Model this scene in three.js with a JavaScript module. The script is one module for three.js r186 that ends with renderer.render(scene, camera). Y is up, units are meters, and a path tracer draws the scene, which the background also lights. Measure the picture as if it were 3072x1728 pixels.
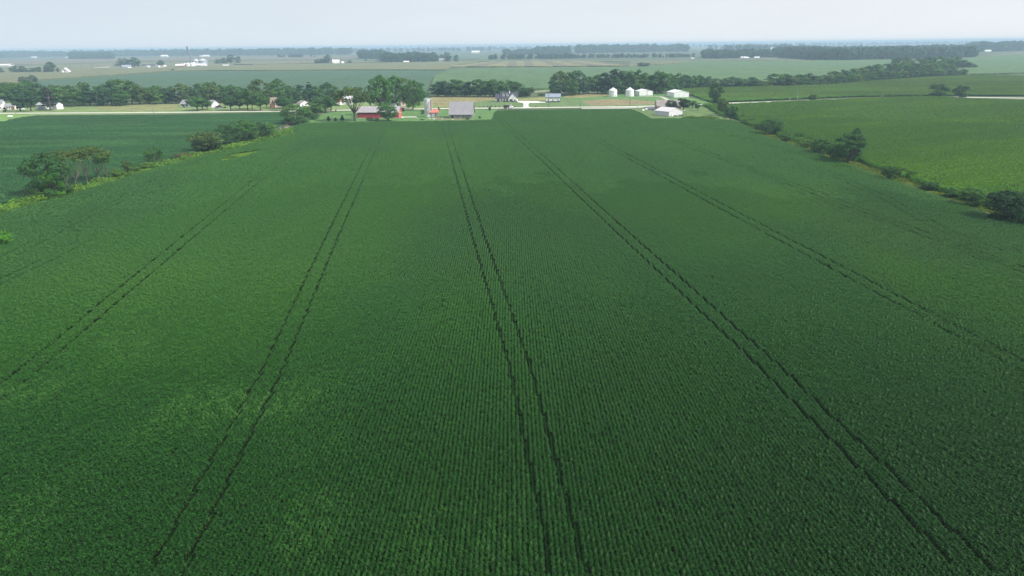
import * as THREE from 'three';
import { mergeGeometries } from 'three/addons/utils/BufferGeometryUtils.js';

// ---------------------------------------------------------------- camera, sky, sun, exposure
const scene = new THREE.Scene();
const camera = new THREE.PerspectiveCamera(43.79, 16 / 9, 1, 40000);
camera.position.set(0, 45.5, 0);
camera.rotation.set(-0.32690, 0, -0.0110, 'XYZ');
const renderer = new THREE.WebGLRenderer({ antialias: true });
renderer.toneMapping = THREE.LinearToneMapping;
renderer.toneMappingExposure = 1.3;
renderer.shadowMap.enabled = true;
renderer.setSize(1024, 576);

const sunDir = new THREE.Vector3(0.66, 0.73, 0.31).normalize();
{ // hazy summer sky: milky at the horizon, a little bluer away from the sun, a broad pale glow round it
  const W = 1024, H = 512, data = new Float32Array(W * H * 4), d = new THREE.Vector3();
  for (let j = 0; j < H; j++) for (let i = 0; i < W; i++) {
    const up = ((j + 0.5) / H - 0.5) * Math.PI, a = ((i + 0.5) / W - 0.5) * 2 * Math.PI;
    d.set(Math.cos(a) * Math.cos(up), Math.sin(up), Math.sin(a) * Math.cos(up));
    const c = d.dot(sunDir), s = 1 - Math.exp(-3.5 * Math.pow(Math.max(0, 0.5 + 0.5 * c), 1.5)), high = 1 - Math.pow(1 - Math.max(0, d.y), 4), o = (j * W + i) * 4, v = 1 + 0.05 * (fbm(a * 9 + 20, Math.pow(Math.max(0, d.y), 0.6) * 26, 4) - 0.5) * sstep(d.y, 0.0, 0.03);
    data[o] = v * (0.475 + 0.265 * s - 0.12 * high); data[o + 1] = v * (0.575 + 0.17 * s - 0.10 * high); data[o + 2] = v * (0.66 + 0.09 * s - 0.06 * high); data[o + 3] = 1;
  }
  const t = new THREE.DataTexture(data, W, H, THREE.RGBAFormat, THREE.FloatType);
  t.mapping = THREE.EquirectangularReflectionMapping; t.magFilter = THREE.LinearFilter; t.needsUpdate = true;
  scene.background = t; scene.environment = t;
}
const sun = new THREE.DirectionalLight(new THREE.Color(1.0, 0.96, 0.88), 4.7);
sun.position.copy(sunDir).multiplyScalar(900).add(new THREE.Vector3(0, 0, -300));
sun.target.position.set(0, 0, -300);
sun.castShadow = true; sun.shadow.radius = 5;
Object.assign(sun.shadow.camera, { left: -500, right: 500, top: 500, bottom: -500, near: 10, far: 2500 });
sun.shadow.mapSize.set(2048, 2048);
scene.add(sun, sun.target);
scene.fog = new THREE.FogExp2(new THREE.Color(0.58, 0.81, 1.0), 0.00017);

// ---------------------------------------------------------------- helpers
function rng(seed) { let s = seed >>> 0; return () => { s = (s + 0x6d2b79f5) | 0; let t = Math.imul(s ^ (s >>> 15), 1 | s); t = (t + Math.imul(t ^ (t >>> 7), 61 | t)) ^ t; return ((t ^ (t >>> 14)) >>> 0) / 4294967296; }; }
function hash2(x, y) { let h = Math.imul(x, 374761393) + Math.imul(y, 668265263); h = Math.imul(h ^ (h >>> 13), 1274126177); return ((h ^ (h >>> 16)) >>> 0) / 4294967296; }
function noise(x, y) { const xi = Math.floor(x), yi = Math.floor(y); let u = x - xi, v = y - yi; u = u * u * (3 - 2 * u); v = v * v * (3 - 2 * v); const a = hash2(xi, yi), b = hash2(xi + 1, yi), c = hash2(xi, yi + 1), d = hash2(xi + 1, yi + 1); return (a + (b - a) * u) * (1 - v) + (c + (d - c) * u) * v; }
function fbm(x, y, o = 4) { let s = 0, a = 0.5, t = 0; for (let i = 0; i < o; i++) { s += a * noise(x, y); t += a; a *= 0.5; x = x * 2.03 + 17.1; y = y * 2.03 + 9.7; } return s / t; }
function clamp(x, a, b) { return Math.min(b, Math.max(a, x)); }
function sstep(x, a, b) { const t = clamp((x - a) / (b - a), 0, 1); return t * t * (3 - 2 * t); }
const V = (x, y, z) => new THREE.Vector3(x, y, z);
const names = new Map();
function numbered(n) { const k = names.get(n) ?? 0; names.set(n, k + 1); return k ? n + '_' + String(k).padStart(3, '0') : n; }
function shade(o) { o.traverse((m) => { if (m.isMesh) { m.castShadow = true; m.receiveShadow = true; } }); return o; }
function tag(o, label, category, group, kind) { o.userData.label = label; if (category) o.userData.category = category; if (group) o.userData.group = group; if (kind) o.userData.kind = kind; return o; }
function thing(name, label, category, x, z, turn = 0, group) { const o = new THREE.Group(); o.name = numbered(name); o.position.set(x, 0, z); o.rotation.y = turn; tag(o, label, category, group); scene.add(o); return o; }
function bare(g) { const n = g.index ? g.toNonIndexed() : g; for (const k of Object.keys(n.attributes)) if (!['position', 'normal', 'uv'].includes(k)) n.deleteAttribute(k); return n; }
function join(gs) { gs = (Array.isArray(gs) ? gs : [gs]).map(bare); return gs.length === 1 ? gs[0] : mergeGeometries(gs); }
function part(name, gs, mat, parent) { const m = new THREE.Mesh(join(gs), mat); m.name = parent ? name : numbered(name); m.castShadow = m.receiveShadow = true; (parent ?? scene).add(m); return m; }
const box = (w, h, d, x, y, z, ry = 0) => { const g = new THREE.BoxGeometry(w, h, d); if (ry) g.rotateY(ry); return g.translate(x, y, z); };
const cyl = (r0, r1, h, x, y, z, n = 16, open = false) => new THREE.CylinderGeometry(r1, r0, h, n, 1, open).translate(x, y + h / 2, z);
function bar(a, b, r0, r1 = r0, n = 6) { const d = b.clone().sub(a), g = new THREE.CylinderGeometry(r1, r0, d.length(), n, 1); g.applyQuaternion(new THREE.Quaternion().setFromUnitVectors(V(0, 1, 0), d.clone().normalize())); const m = a.clone().add(b).multiplyScalar(0.5); return g.translate(m.x, m.y, m.z); }
const lin = (r, g, b) => new THREE.Color().setRGB(r, g, b);
function mat(r, g, b, rough = 0.85, extra = {}) { return new THREE.MeshStandardMaterial({ color: lin(r, g, b), roughness: rough, ...extra }); }
function leafMat(r, g, b, through = 0.3, rough = 0.75, gloss = 0.2) { return new THREE.MeshPhysicalMaterial({ color: lin(r, g, b), roughness: rough, transmission: through, thickness: 0, side: THREE.DoubleSide, vertexColors: true, specularIntensity: gloss }); }
function noiseTex(size, f) { const d = new Uint8Array(size * size * 4); for (let j = 0; j < size; j++) for (let i = 0; i < size; i++) { const c = f(i / size, j / size, i, j), o = (j * size + i) * 4; d[o] = clamp(c[0] * 255, 0, 255); d[o + 1] = clamp(c[1] * 255, 0, 255); d[o + 2] = clamp(c[2] * 255, 0, 255); d[o + 3] = 255; } const t = new THREE.DataTexture(d, size, size); t.wrapS = t.wrapT = THREE.RepeatWrapping; t.magFilter = THREE.LinearFilter; t.needsUpdate = true; return t; }
// noise that wraps round at p cells
function wnoise(x, y, p) { const xi = Math.floor(x), yi = Math.floor(y); let u = x - xi, v = y - yi; u = u * u * (3 - 2 * u); v = v * v * (3 - 2 * v); const m = (n) => ((n % p) + p) % p, h = (i, j) => hash2(m(i) + p * 7, m(j) + p * 13); return (h(xi, yi) * (1 - u) + h(xi + 1, yi) * u) * (1 - v) + (h(xi, yi + 1) * (1 - u) + h(xi + 1, yi + 1) * u) * v; }
const wfbm = (x, y, p) => (wnoise(x * p, y * p, p) * 8 + wnoise(x * p * 2, y * p * 2, p * 2) * 4 + wnoise(x * p * 4, y * p * 4, p * 4) * 2 + wnoise(x * p * 8, y * p * 8, p * 8)) / 15;
const mottle = noiseTex(512, (x, y) => { const a = wfbm(x, y, 6), b = wfbm(x + 0.37, y + 0.11, 24), v = 0.62 + 0.5 * (a - 0.5) + 0.75 * (b - 0.5); return [v, v, v * 0.95]; });
const streaks = noiseTex(512, (x, y) => { const a = wnoise(x * 96, y * 4, 96) * 0.5 + wnoise(x * 40, y * 3, 40) * 0.5, b = wfbm(x, y, 32), v = 0.62 + 0.30 * (a - 0.5) + 0.55 * (b - 0.5); return [v, v, v * 0.97]; });
const faint = noiseTex(256, (x, y) => { const v = 0.92 + 0.10 * (wfbm(x, y, 6) - 0.5) + 0.16 * (wfbm(x + 0.3, y, 24) - 0.5); return [v, v, v * 0.99]; });
const lumpy = noiseTex(512, (x, y) => { const v = wfbm(x, y, 20) * 0.6 + wfbm(x + 0.5, y, 64) * 0.4; return [v, v, v]; });
function rep(t, s) { const c = t.clone(); c.repeat.set(1 / s, 1 / s); c.needsUpdate = true; return c; }
// flat sheet or raised slab on a polygon of [x, z] points; uv in metres turned by `turn`
function inPoly(p, x, z) { let c = false; for (let i = 0, j = p.length - 1; i < p.length; j = i++) if ((p[i][1] > z) !== (p[j][1] > z) && x < ((p[j][0] - p[i][0]) * (z - p[i][1])) / (p[j][1] - p[i][1]) + p[i][0]) c = !c; return c; }
function slab(p, y0, y1, turn = 0) {
  const pts = p.map(([x, z]) => new THREE.Vector2(x, z)), tri = THREE.ShapeUtils.triangulateShape(pts, []), pos = [], nor = [], uv = [], c = Math.cos(turn), s = Math.sin(turn);
  const put = (x, y, z, n, u, w) => { pos.push(x, y, z); nor.push(...n); uv.push(u, w); };
  for (const t of tri) { const [a, b, d] = t.map((i) => pts[i]), up = (b.x - a.x) * (d.y - a.y) - (b.y - a.y) * (d.x - a.x) < 0; for (const q of up ? [a, b, d] : [a, d, b]) put(q.x, y1, q.y, [0, 1, 0], q.x * c - q.y * s, q.x * s + q.y * c); }
  if (y1 - y0 > 0.05) {
    const area = pts.reduce((s2, q, i) => { const r = pts[(i + 1) % pts.length]; return s2 + q.x * r.y - r.x * q.y; }, 0);
    for (let i = 0; i < pts.length; i++) {
      let a = pts[i], b = pts[(i + 1) % pts.length]; if (area < 0) [a, b] = [b, a];
      const l = a.distanceTo(b), n = [(b.y - a.y) / l, 0, -(b.x - a.x) / l];
      for (const [q, y, u] of [[a, y0, 0], [b, y1, l], [b, y0, l], [a, y0, 0], [a, y1, 0], [b, y1, l]]) put(q.x, y, q.y, n, u, y);
    }
  }
  const g = new THREE.BufferGeometry(); g.setAttribute('position', new THREE.Float32BufferAttribute(pos, 3)); g.setAttribute('normal', new THREE.Float32BufferAttribute(nor, 3)); g.setAttribute('uv', new THREE.Float32BufferAttribute(uv, 2)); return g;
}
function sheet(name, p, y, m, turn = 0) { const o = part(name, slab(p, y, y, turn), m); o.userData.kind = 'structure'; return o; }
function raised(name, p, h, m, turn = 0) { const o = part(name, slab(p, 0, h, turn), m); o.userData.kind = 'structure'; return o; }
function ribbon(pts, w) { // polygon round a polyline of [x, z, width?]
  const L = [], R = []; for (let i = 0; i < pts.length; i++) { const a = pts[Math.max(0, i - 1)], b = pts[Math.min(pts.length - 1, i + 1)], l = Math.hypot(b[0] - a[0], b[1] - a[1]), h = (pts[i][2] ?? w) / 2, nx = -(b[1] - a[1]) / l, nz = (b[0] - a[0]) / l; L.push([pts[i][0] + nx * h, pts[i][1] + nz * h]); R.unshift([pts[i][0] - nx * h, pts[i][1] - nz * h]); }
  return [...L, ...R];
}
const distTo = (pts, x, z) => { let best = 1e9; for (let i = 0; i + 1 < pts.length; i++) { const [ax, az] = pts[i], [bx, bz] = pts[i + 1], t = clamp(((x - ax) * (bx - ax) + (z - az) * (bz - az)) / ((bx - ax) ** 2 + (bz - az) ** 2), 0, 1); best = Math.min(best, Math.hypot(ax + (bx - ax) * t - x, az + (bz - az) * t - z)); } return best; };
// many small leaf-sized faces in one geometry
class Leaves {
  constructor() { this.p = []; this.n = []; this.c = []; this.i = []; }
  quad(c, n, size, tone, r, long = 1) { // a slightly folded leaf
    const t = Math.abs(n.y) < 0.9 ? V(0, 1, 0) : V(1, 0, 0), a = t.clone().cross(n).normalize(), b = n.clone().cross(a), q = r() * 6.283, u = a.clone().multiplyScalar(Math.cos(q)).addScaledVector(b, Math.sin(q)), w = n.clone().cross(u), k = this.p.length / 3, h = size / 2;
    for (const [x, y] of [[-1, -0.35], [0.1, -1], [1, 0.3], [-0.15, 1]]) { const v = c.clone().addScaledVector(u, x * h * long).addScaledVector(w, y * h); this.p.push(v.x, v.y, v.z); this.n.push(n.x, n.y, n.z); this.c.push(tone[0], tone[1], tone[2]); }
    this.i.push(k, k + 1, k + 2, k, k + 2, k + 3);
  }
  strip(pts, w, side, tone) { // a ribbon leaf along pts
    const k = this.p.length / 3; pts.forEach((p, j) => { const h = w * (j === pts.length - 1 ? 0.15 : j === 0 ? 0.6 : 1) / 2, n = (pts[Math.min(j + 1, pts.length - 1)].clone().sub(pts[Math.max(0, j - 1)])).cross(side).normalize(); if (n.y < 0) n.negate(); for (const s of [-1, 1]) { const v = p.clone().addScaledVector(side, s * h); this.p.push(v.x, v.y, v.z); this.n.push(n.x, n.y, n.z); this.c.push(tone[0], tone[1], tone[2]); } });
    for (let j = 0; j + 1 < pts.length; j++) { const a = k + j * 2; this.i.push(a, a + 1, a + 3, a, a + 3, a + 2); }
  }
  geo() { const g = new THREE.BufferGeometry(); g.setAttribute('position', new THREE.Float32BufferAttribute(this.p, 3)); g.setAttribute('normal', new THREE.Float32BufferAttribute(this.n, 3)); g.setAttribute('color', new THREE.Float32BufferAttribute(this.c, 3)); g.setIndex(this.i); return g; }
}
const dir = (r) => { const z = r() * 2 - 1, a = r() * 6.283, q = Math.sqrt(1 - z * z); return V(q * Math.cos(a), z, q * Math.sin(a)); };

// ---------------------------------------------------------------- plants: crops
function soyRows(seed, rows, len, size, lai, tilt = 1.5, deep = 0.55, vary = 0.34) {
  const r = rng(seed), L = new Leaves(), sp = 0.5;
  for (let k = 0; k < rows; k++) {
    const cx = (k - (rows - 1) / 2) * sp, n = Math.round(len * sp * lai / (size * size * 0.6));
    const plants = Math.max(3, Math.round(len / 0.22)), hs = Array.from({ length: plants }, () => [0.91 + vary * (r() - 0.5), (r() - 0.5) * 0.16, 1 + vary * 1.2 * (r() - 0.5)]);
    for (let i = 0; i < n; i++) {
      const pl = Math.floor(r() * plants), [ph, px, pt] = hs[pl], a = (r() + r() + r()) / 1.5 - 1, x = px + a * 0.29, z = (pl + 0.5 + (r() - 0.5) * 1.5) / plants * len - len / 2, top = ph - 0.42 * a * a, y = top - Math.pow(r(), 1.5) * deep;
      const nn = V(a * 0.5 * tilt + (r() - 0.5) * tilt, 0.8, (r() - 0.5) * tilt).normalize(), t = pt * (0.8 + 0.4 * r()), yl = r() < 0.06 ? 1.5 : 1;
      L.quad(V(cx + x, y, z), nn, size * (0.75 + 0.5 * r()), [t * yl, t, t], r, 1.15);
    }
  }
  return L.geo();
}
function cornRows(seed, rows, len, step, wide, leaves) {
  const r = rng(seed), L = new Leaves(), sp = 0.76;
  for (let k = 0; k < rows; k++) for (let z = -len / 2 + step / 2; z < len / 2; z += step) {
    const px = (k - (rows - 1) / 2) * sp + (r() - 0.5) * 0.08, pz = z + (r() - 0.5) * step * 0.5, H = 2.25 + (r() - 0.5) * 0.3, a0 = r() * 6.283;
    for (let i = 0; i < leaves; i++) {
      const a = a0 + i * 2.6 + (r() - 0.5) * 0.8, y = H * (0.22 + 0.68 * (i + 0.5) / leaves), l = 0.75 * (1 - 0.35 * i / leaves), d = V(Math.cos(a), 0, Math.sin(a)), side = V(-d.z, 0, d.x), o = V(px, y, pz), t = 0.8 + 0.4 * r();
      L.strip([o, o.clone().addScaledVector(d, l * 0.45).add(V(0, 0.28, 0)), o.clone().addScaledVector(d, l).add(V(0, -0.12, 0))], wide, side, [t, t, t]);
    }
    const a = r() * 6.283, s = V(Math.cos(a), 0, Math.sin(a)), o = V(px, H * 0.9, pz); L.strip([o, o.clone().add(V((r() - 0.5) * 0.1, 0.28, 0)), o.clone().add(V((r() - 0.5) * 0.3, 0.5, (r() - 0.5) * 0.2))], wide * 0.6, s, [2.3, 1.25, 1.6]);
  }
  return L.geo();
}
// rows of crop inside a polygon, as one thing nobody could count
function crop(name, label, category, poly, protos, material, cw, cl, o = {}) {
  const g = new THREE.Group(); g.name = numbered(name); tag(g, label, category, null, 'stuff'); scene.add(g);
  const xs = poly.map((p) => p[0]), zs = poly.map((p) => p[1]), turn = o.turn ?? 0, c = Math.cos(turn), s = Math.sin(turn), spots = protos.map(() => []), r = rng(o.seed ?? 5);
  let u0 = 1e9, u1 = -1e9, w0 = 1e9, w1 = -1e9; for (const [x, z] of poly) { const u = x * c - z * s, w = x * s + z * c; u0 = Math.min(u0, u); u1 = Math.max(u1, u); w0 = Math.min(w0, w); w1 = Math.max(w1, w); }
  let row = 0;
  for (let u = Math.floor(u0 / cw) * cw; u < u1; u += cw) { row++; const off = hash2(row, 77) * cl; for (let w = Math.floor(w0 / cl) * cl - off; w < w1 + cl; w += cl) {
    const x = u * c + w * s, z = -u * s + w * c; if (!inPoly(poly, x, z) || (o.where && !o.where(x, z)) || (o.skip && o.skip(x, z, r))) { continue; }
    const k = Math.floor(r() * protos.length); spots[k].push([x, z, r(), r(), r(), o.crush ? o.crush(x, z, r) : 0]);
  } }
  const m4 = new THREE.Matrix4(), q = new THREE.Quaternion(), e = new THREE.Euler(), col = new THREE.Color(); let total = 0;
  protos.forEach((geo, k) => {
    const list = spots[k]; if (!list.length) return; total += list.length;
    const im = new THREE.InstancedMesh(geo, material, list.length); im.name = 'crop_row'; im.userData.kind = 'stuff'; im.castShadow = im.receiveShadow = true;
    list.forEach(([x, z, a, b, d, low], i) => {
      e.set(0, turn + (a < 0.5 ? Math.PI : 0) + (o.wob ?? 0) * (b - 0.5), 0); q.setFromEuler(e);
      const h = (o.height ? o.height(x, z) : 1) * (0.9 + 0.2 * b);
      m4.compose(V(x + (d - 0.5) * (o.jit ?? 0.06), 0, z), q, low ? V(0.62, h * low, 1) : V(1, h, 1)); im.setMatrixAt(i, m4);
      const cc = o.color ? o.color(x, z, d) : [1, 1, 1]; im.setColorAt(i, col.setRGB(cc[0], cc[1], cc[2]));
    });
    g.add(im);
  });
  return total;
}

// ---------------------------------------------------------------- plants: trees
function crownOf(o) {
  const r = rng(o.seed), L = new Leaves(), spots = [];
  for (let i = 0; i < o.clumps; i++) {
    let d, c;
    if (o.shape === 'umbrella') { const a = r() * 6.283, q = Math.sqrt(r()); c = V(Math.cos(a) * q * o.w / 2, o.h * (0.93 - 0.16 * q * q - 0.12 * r()), Math.sin(a) * q * o.w / 2); }
    else {
      d = dir(r); const f = 0.55 + 0.4 * Math.sqrt(r()), mid = o.h * (1 + o.base) / 2, ry = o.h * (1 - o.base) / 2; c = V(d.x * f * o.w / 2, mid + d.y * f * ry, d.z * f * o.w / 2);
      if (o.full && d.y < 0) { const k = Math.max(Math.sqrt(1 - d.y * d.y), 0.8) / Math.max(0.2, Math.sqrt(1 - d.y * d.y)); c.x *= k; c.z *= k; }
      const low = (c.y / o.h - o.base) / (1 - o.base);
      if (o.shape === 'cone') { const k = Math.max(0.06, 1.12 * (1 - low)); c.x *= k; c.z *= k; }
      if (o.shape === 'oval') { const k = 0.75 + 0.5 * Math.sin(Math.PI * clamp(low, 0.05, 1)); c.x *= k * 0.85; c.z *= k * 0.85; }
      if (o.shape === 'irregular') { const k = 0.45 + 0.9 * noise(low * 4.3 + o.seed, Math.atan2(d.z, d.x) * 0.8 + 9); c.x *= k; c.z *= k; }
    }
    if (o.lean) c.x += o.lean * (c.y / o.h) ** 2;
    spots.push([c, (o.clump ?? 0.17) * o.w * (0.65 + 0.7 * r()), 0.72 + 0.56 * r(), r()]);
  }
  if (o.shape !== 'umbrella' && !o.hollow) spots.push([V(0, o.h * (1 + o.base) / 2, 0), o.w * 0.22, 0.8, 0.5]);
  for (const [c, R, tone, warm] of spots) for (let i = 0; i < o.per; i++) {
    const d = dir(r); if (d.y < -0.35) d.y *= -0.6; d.normalize();
    const p = c.clone().addScaledVector(d.clone().multiply(V(1, o.flat ?? 0.72, 1)), R * (0.55 + 0.5 * Math.cbrt(r())));
    if (p.y < 0.1) continue;
    const n = d.clone().add(V((r() - 0.5) * 1.3, (r() - 0.5) * 1.0 + 0.35, (r() - 0.5) * 1.3)).normalize(), t = tone * (0.85 + 0.3 * r());
    L.quad(p, n, o.leaf * (0.7 + 0.6 * r()), [t * (0.86 + 0.26 * warm), t, t * (1.1 - 0.35 * warm)], r, 1.2);
  }
  return { geo: L.geo(), spots };
}
function trunkOf(o, spots) {
  const r = rng(o.seed + 99), gs = [], R = o.trunk ?? 0.03 * o.h, fork = o.h * (o.fork ?? Math.max(0.12, o.base * 0.8)), top = V((o.lean ?? 0) * 0.3, o.h * 0.8, 0), f = V((r() - 0.5) * 0.4, fork, (r() - 0.5) * 0.4);
  const stems = o.stems ?? 1;
  for (let s = 0; s < stems; s++) { const a = s * 2.4 + r(), b0 = stems > 1 ? V(Math.cos(a) * o.w * 0.12, -0.2, Math.sin(a) * o.w * 0.12) : V(0, -0.2, 0); gs.push(bar(b0, f, R * 1.25 / Math.sqrt(stems), R * 0.85 / Math.sqrt(stems), 7)); }
  if (o.shape === 'cone' || o.shape === 'column' || o.leader) gs.push(bar(f, top, R * 0.8, R * 0.2, 6));
  const picks = spots.filter((_, i) => i % (o.limbEvery ?? 3) === 0);
  for (const [c] of picks) { const mid = f.clone().lerp(c, 0.45).add(V((r() - 0.5) * o.w * 0.06, o.h * (o.shape === 'umbrella' ? -0.04 : 0.03), (r() - 0.5) * o.w * 0.06)); gs.push(bar(f, mid, R * 0.5, R * 0.32, 5), bar(mid, c, R * 0.32, R * 0.1, 4)); }
  return join(gs);
}
const barkM = mat(0.10, 0.085, 0.07, 0.95, { map: rep(streaks, 3) }), paleBark = mat(0.165, 0.165, 0.13, 0.95, { map: rep(streaks, 3) });
const protoCache = {};
const P = { // nominal shapes in metres
  round: [0, 1, 2, 3].map((i) => ({ seed: 11 + i, h: 16, w: 13, base: 0.0, full: 1, clumps: 44, per: 46, leaf: 0.85 })),
  oval: [0, 1].map((i) => ({ seed: 31 + i, h: 18, w: 11, base: 0.0, full: 1, clumps: 42, per: 46, leaf: 0.85, shape: 'oval' })),
  irregular: [0, 1, 2].map((i) => ({ seed: 41 + i, h: 20, w: 14, base: 0.02, full: 1, clumps: 46, per: 46, leaf: 0.85, shape: 'irregular', leader: 1 })),
  yard: [0, 1].map((i) => ({ seed: 51 + i, h: 10, w: 9.5, base: 0.26, clumps: 40, per: 50, leaf: 0.62 })),
  column: [0].map((i) => ({ seed: 61 + i, h: 17, w: 9, base: 0.05, clumps: 52, per: 46, leaf: 0.62, shape: 'column', clump: 0.2 })),
  spruce: [0, 1].map((i) => ({ seed: 71 + i, h: 14, w: 8, base: 0.05, clumps: 60, per: 40, leaf: 0.62, shape: 'cone', clump: 0.16, flat: 0.4 })),
  shrub: [0, 1, 2].map((i) => ({ seed: 81 + i, h: 4, w: 5, base: 0.0, clumps: 26, per: 42, leaf: 0.40, stems: 3, clump: 0.2, trunk: 0.09, fork: 0.15 })),
  umbrella: [0, 1, 2].map((i) => ({ seed: 91 + i, h: 13, w: 10, base: 0.7, clumps: 30, per: 60, leaf: 0.36, shape: 'umbrella', clump: 0.13, flat: 0.5, fork: 0.18, trunk: 0.17, limbEvery: 2, stems: 2 })),
  forked: [0].map((i) => ({ seed: 101 + i, h: 21, w: 19, base: 0.50, clumps: 52, per: 60, leaf: 0.75, clump: 0.12, fork: 0.22, trunk: 0.55, limbEvery: 4, hollow: 1 })),
  near: [0, 1].map((i) => ({ seed: 111 + i, h: 13, w: 12, base: 0.07, full: 1, clumps: 60, per: 110, leaf: 0.36, clump: 0.14, trunk: 0.32, stems: 2 })),
  bush: [0, 1].map((i) => ({ seed: 121 + i, h: 6.5, w: 7, base: 0.0, clumps: 48, per: 95, leaf: 0.28, stems: 4, clump: 0.16, trunk: 0.13, fork: 0.15 })),
  thicket: [0].map((i) => ({ seed: 131 + i, h: 10.5, w: 11, base: 0.10, clumps: 60, per: 60, leaf: 0.5, stems: 5, clump: 0.15, trunk: 0.3, fork: 0.16 })),
};
function treeProto(kind, i) {
  const key = kind + i; if (protoCache[key]) return protoCache[key];
  const o = P[kind][i], { geo, spots } = crownOf(o); return (protoCache[key] = { o, crown: geo, trunk: trunkOf(o, spots) });
}
const G = { // foliage tones
  mid: leafMat(0.056, 0.146, 0.031), dark: leafMat(0.039, 0.108, 0.029), deep: leafMat(0.022, 0.060, 0.024), light: leafMat(0.085, 0.180, 0.034), olive: leafMat(0.076, 0.130, 0.032),
  bright: leafMat(0.075, 0.230, 0.020), bluish: leafMat(0.038, 0.102, 0.041), rusty: leafMat(0.115, 0.105, 0.050), plum: leafMat(0.034, 0.042, 0.030),
};
let treeSeed = 1;
function tree(name, label, category, kind, tone, x, z, h, w, group, barkOf) {
  const r = rng(treeSeed++ * 7919), pr = treeProto(kind, Math.floor(r() * P[kind].length)), g = thing(name, label, category, x, z, r() * 6.283, group);
  const crown = new THREE.Mesh(pr.crown, G[tone]), trunk = new THREE.Mesh(pr.trunk, barkOf ?? barkM); crown.name = kind === 'shrub' || kind === 'bush' ? 'foliage' : 'crown'; trunk.name = kind === 'shrub' || kind === 'bush' ? 'stem' : 'trunk';
  g.add(trunk, crown); const s = w / pr.o.w; g.scale.set(s, h / pr.o.h, s * (0.9 + 0.2 * r())); return shade(g);
}
const ordinal = ['first', 'second', 'third', 'fourth', 'fifth', 'sixth', 'seventh', 'eighth', 'ninth', 'tenth', 'eleventh', 'twelfth', 'thirteenth', 'fourteenth', 'fifteenth', 'sixteenth', 'seventeenth', 'eighteenth', 'nineteenth', 'twentieth', 'twenty-first', 'twenty-second', 'twenty-third', 'twenty-fourth', 'twenty-fifth', 'twenty-sixth', 'twenty-seventh', 'twenty-eighth', 'twenty-ninth', 'thirtieth', 'thirty-first', 'thirty-second', 'thirty-third', 'thirty-fourth', 'thirty-fifth', 'thirty-sixth', 'thirty-seventh', 'thirty-eighth', 'thirty-ninth', 'fortieth'];
const toneWord = { mid: 'green', dark: 'dark green', deep: 'very dark green', light: 'light green', olive: 'olive green', bright: 'bright green', bluish: 'bluish green', rusty: 'reddish', plum: 'purplish dark' };
const shapeWord = { round: 'round-topped', oval: 'upright oval', irregular: 'tall uneven', yard: 'round', column: 'columnar', spruce: 'pointed', shrub: 'low', umbrella: 'thin flat-topped', near: 'broad', bush: 'dense', thicket: 'multi-stemmed', forked: 'forked' };
function belt(rows, where, group) { rows.forEach(([kind, tone, x, z, h, w], i) => tree(kind === 'spruce' ? 'spruce_tree' : 'broadleaf_tree', `${toneWord[tone]} tree, ${ordinal[i]} from left in ${where}`, 'tree', kind, tone, x, z, h, w, group)); }

// ---------------------------------------------------------------- ground and fields
{
  const g = new THREE.PlaneGeometry(44000, 30000, 60, 40).rotateX(-Math.PI / 2).translate(0, 0, -9000), c = [], p = g.attributes.position;
  for (let i = 0; i < p.count; i++) { const n = fbm(p.getX(i) / 1800, p.getZ(i) / 900, 3); c.push(0.75 + 0.6 * n, 0.85 + 0.35 * n, 0.8 + 0.2 * n); }
  g.setAttribute('color', new THREE.Float32BufferAttribute(c, 3));
  const uv = g.attributes.uv; for (let i = 0; i < uv.count; i++) uv.setXY(i, p.getX(i) / 900, p.getZ(i) / 300);
  const m = new THREE.Mesh(g, mat(0.085, 0.125, 0.055, 0.95, { map: mottle, vertexColors: true })); m.name = 'ground'; m.receiveShadow = true; m.userData.kind = 'structure'; scene.add(m);
}
const soilM = new THREE.MeshPhysicalMaterial({ color: lin(0.016, 0.026, 0.008), roughness: 1, specularIntensity: 0, map: rep(mottle, 7) });
const lawnM = mat(0.115, 0.265, 0.058, 0.95, { map: rep(mottle, 26), bumpMap: rep(lumpy, 6), bumpScale: 0.05 });
const dryLawnM = mat(0.22, 0.32, 0.095, 0.95, { map: rep(mottle, 30), bumpMap: rep(lumpy, 6), bumpScale: 0.06 });
const tanM = mat(0.33, 0.30, 0.125, 0.95, { map: rep(mottle, 34), bumpMap: rep(lumpy, 5), bumpScale: 0.2 });
const weedM = mat(0.16, 0.34, 0.06, 0.95, { map: rep(mottle, 11), bumpMap: rep(lumpy, 4), bumpScale: 0.35 });
const vergeM = mat(0.19, 0.26, 0.075, 0.95, { map: rep(mottle, 13), bumpMap: rep(lumpy, 4), bumpScale: 0.15 });
const roadM = mat(0.60, 0.61, 0.54, 0.9, { map: rep(faint, 9) });
const gravelM = mat(0.42, 0.41, 0.37, 0.95, { map: rep(faint, 5) });
const asphaltM = mat(0.16, 0.165, 0.175, 0.9, { map: rep(mottle, 8) });
const concreteM = mat(0.76, 0.75, 0.71, 0.9, { map: rep(faint, 9) });

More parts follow.
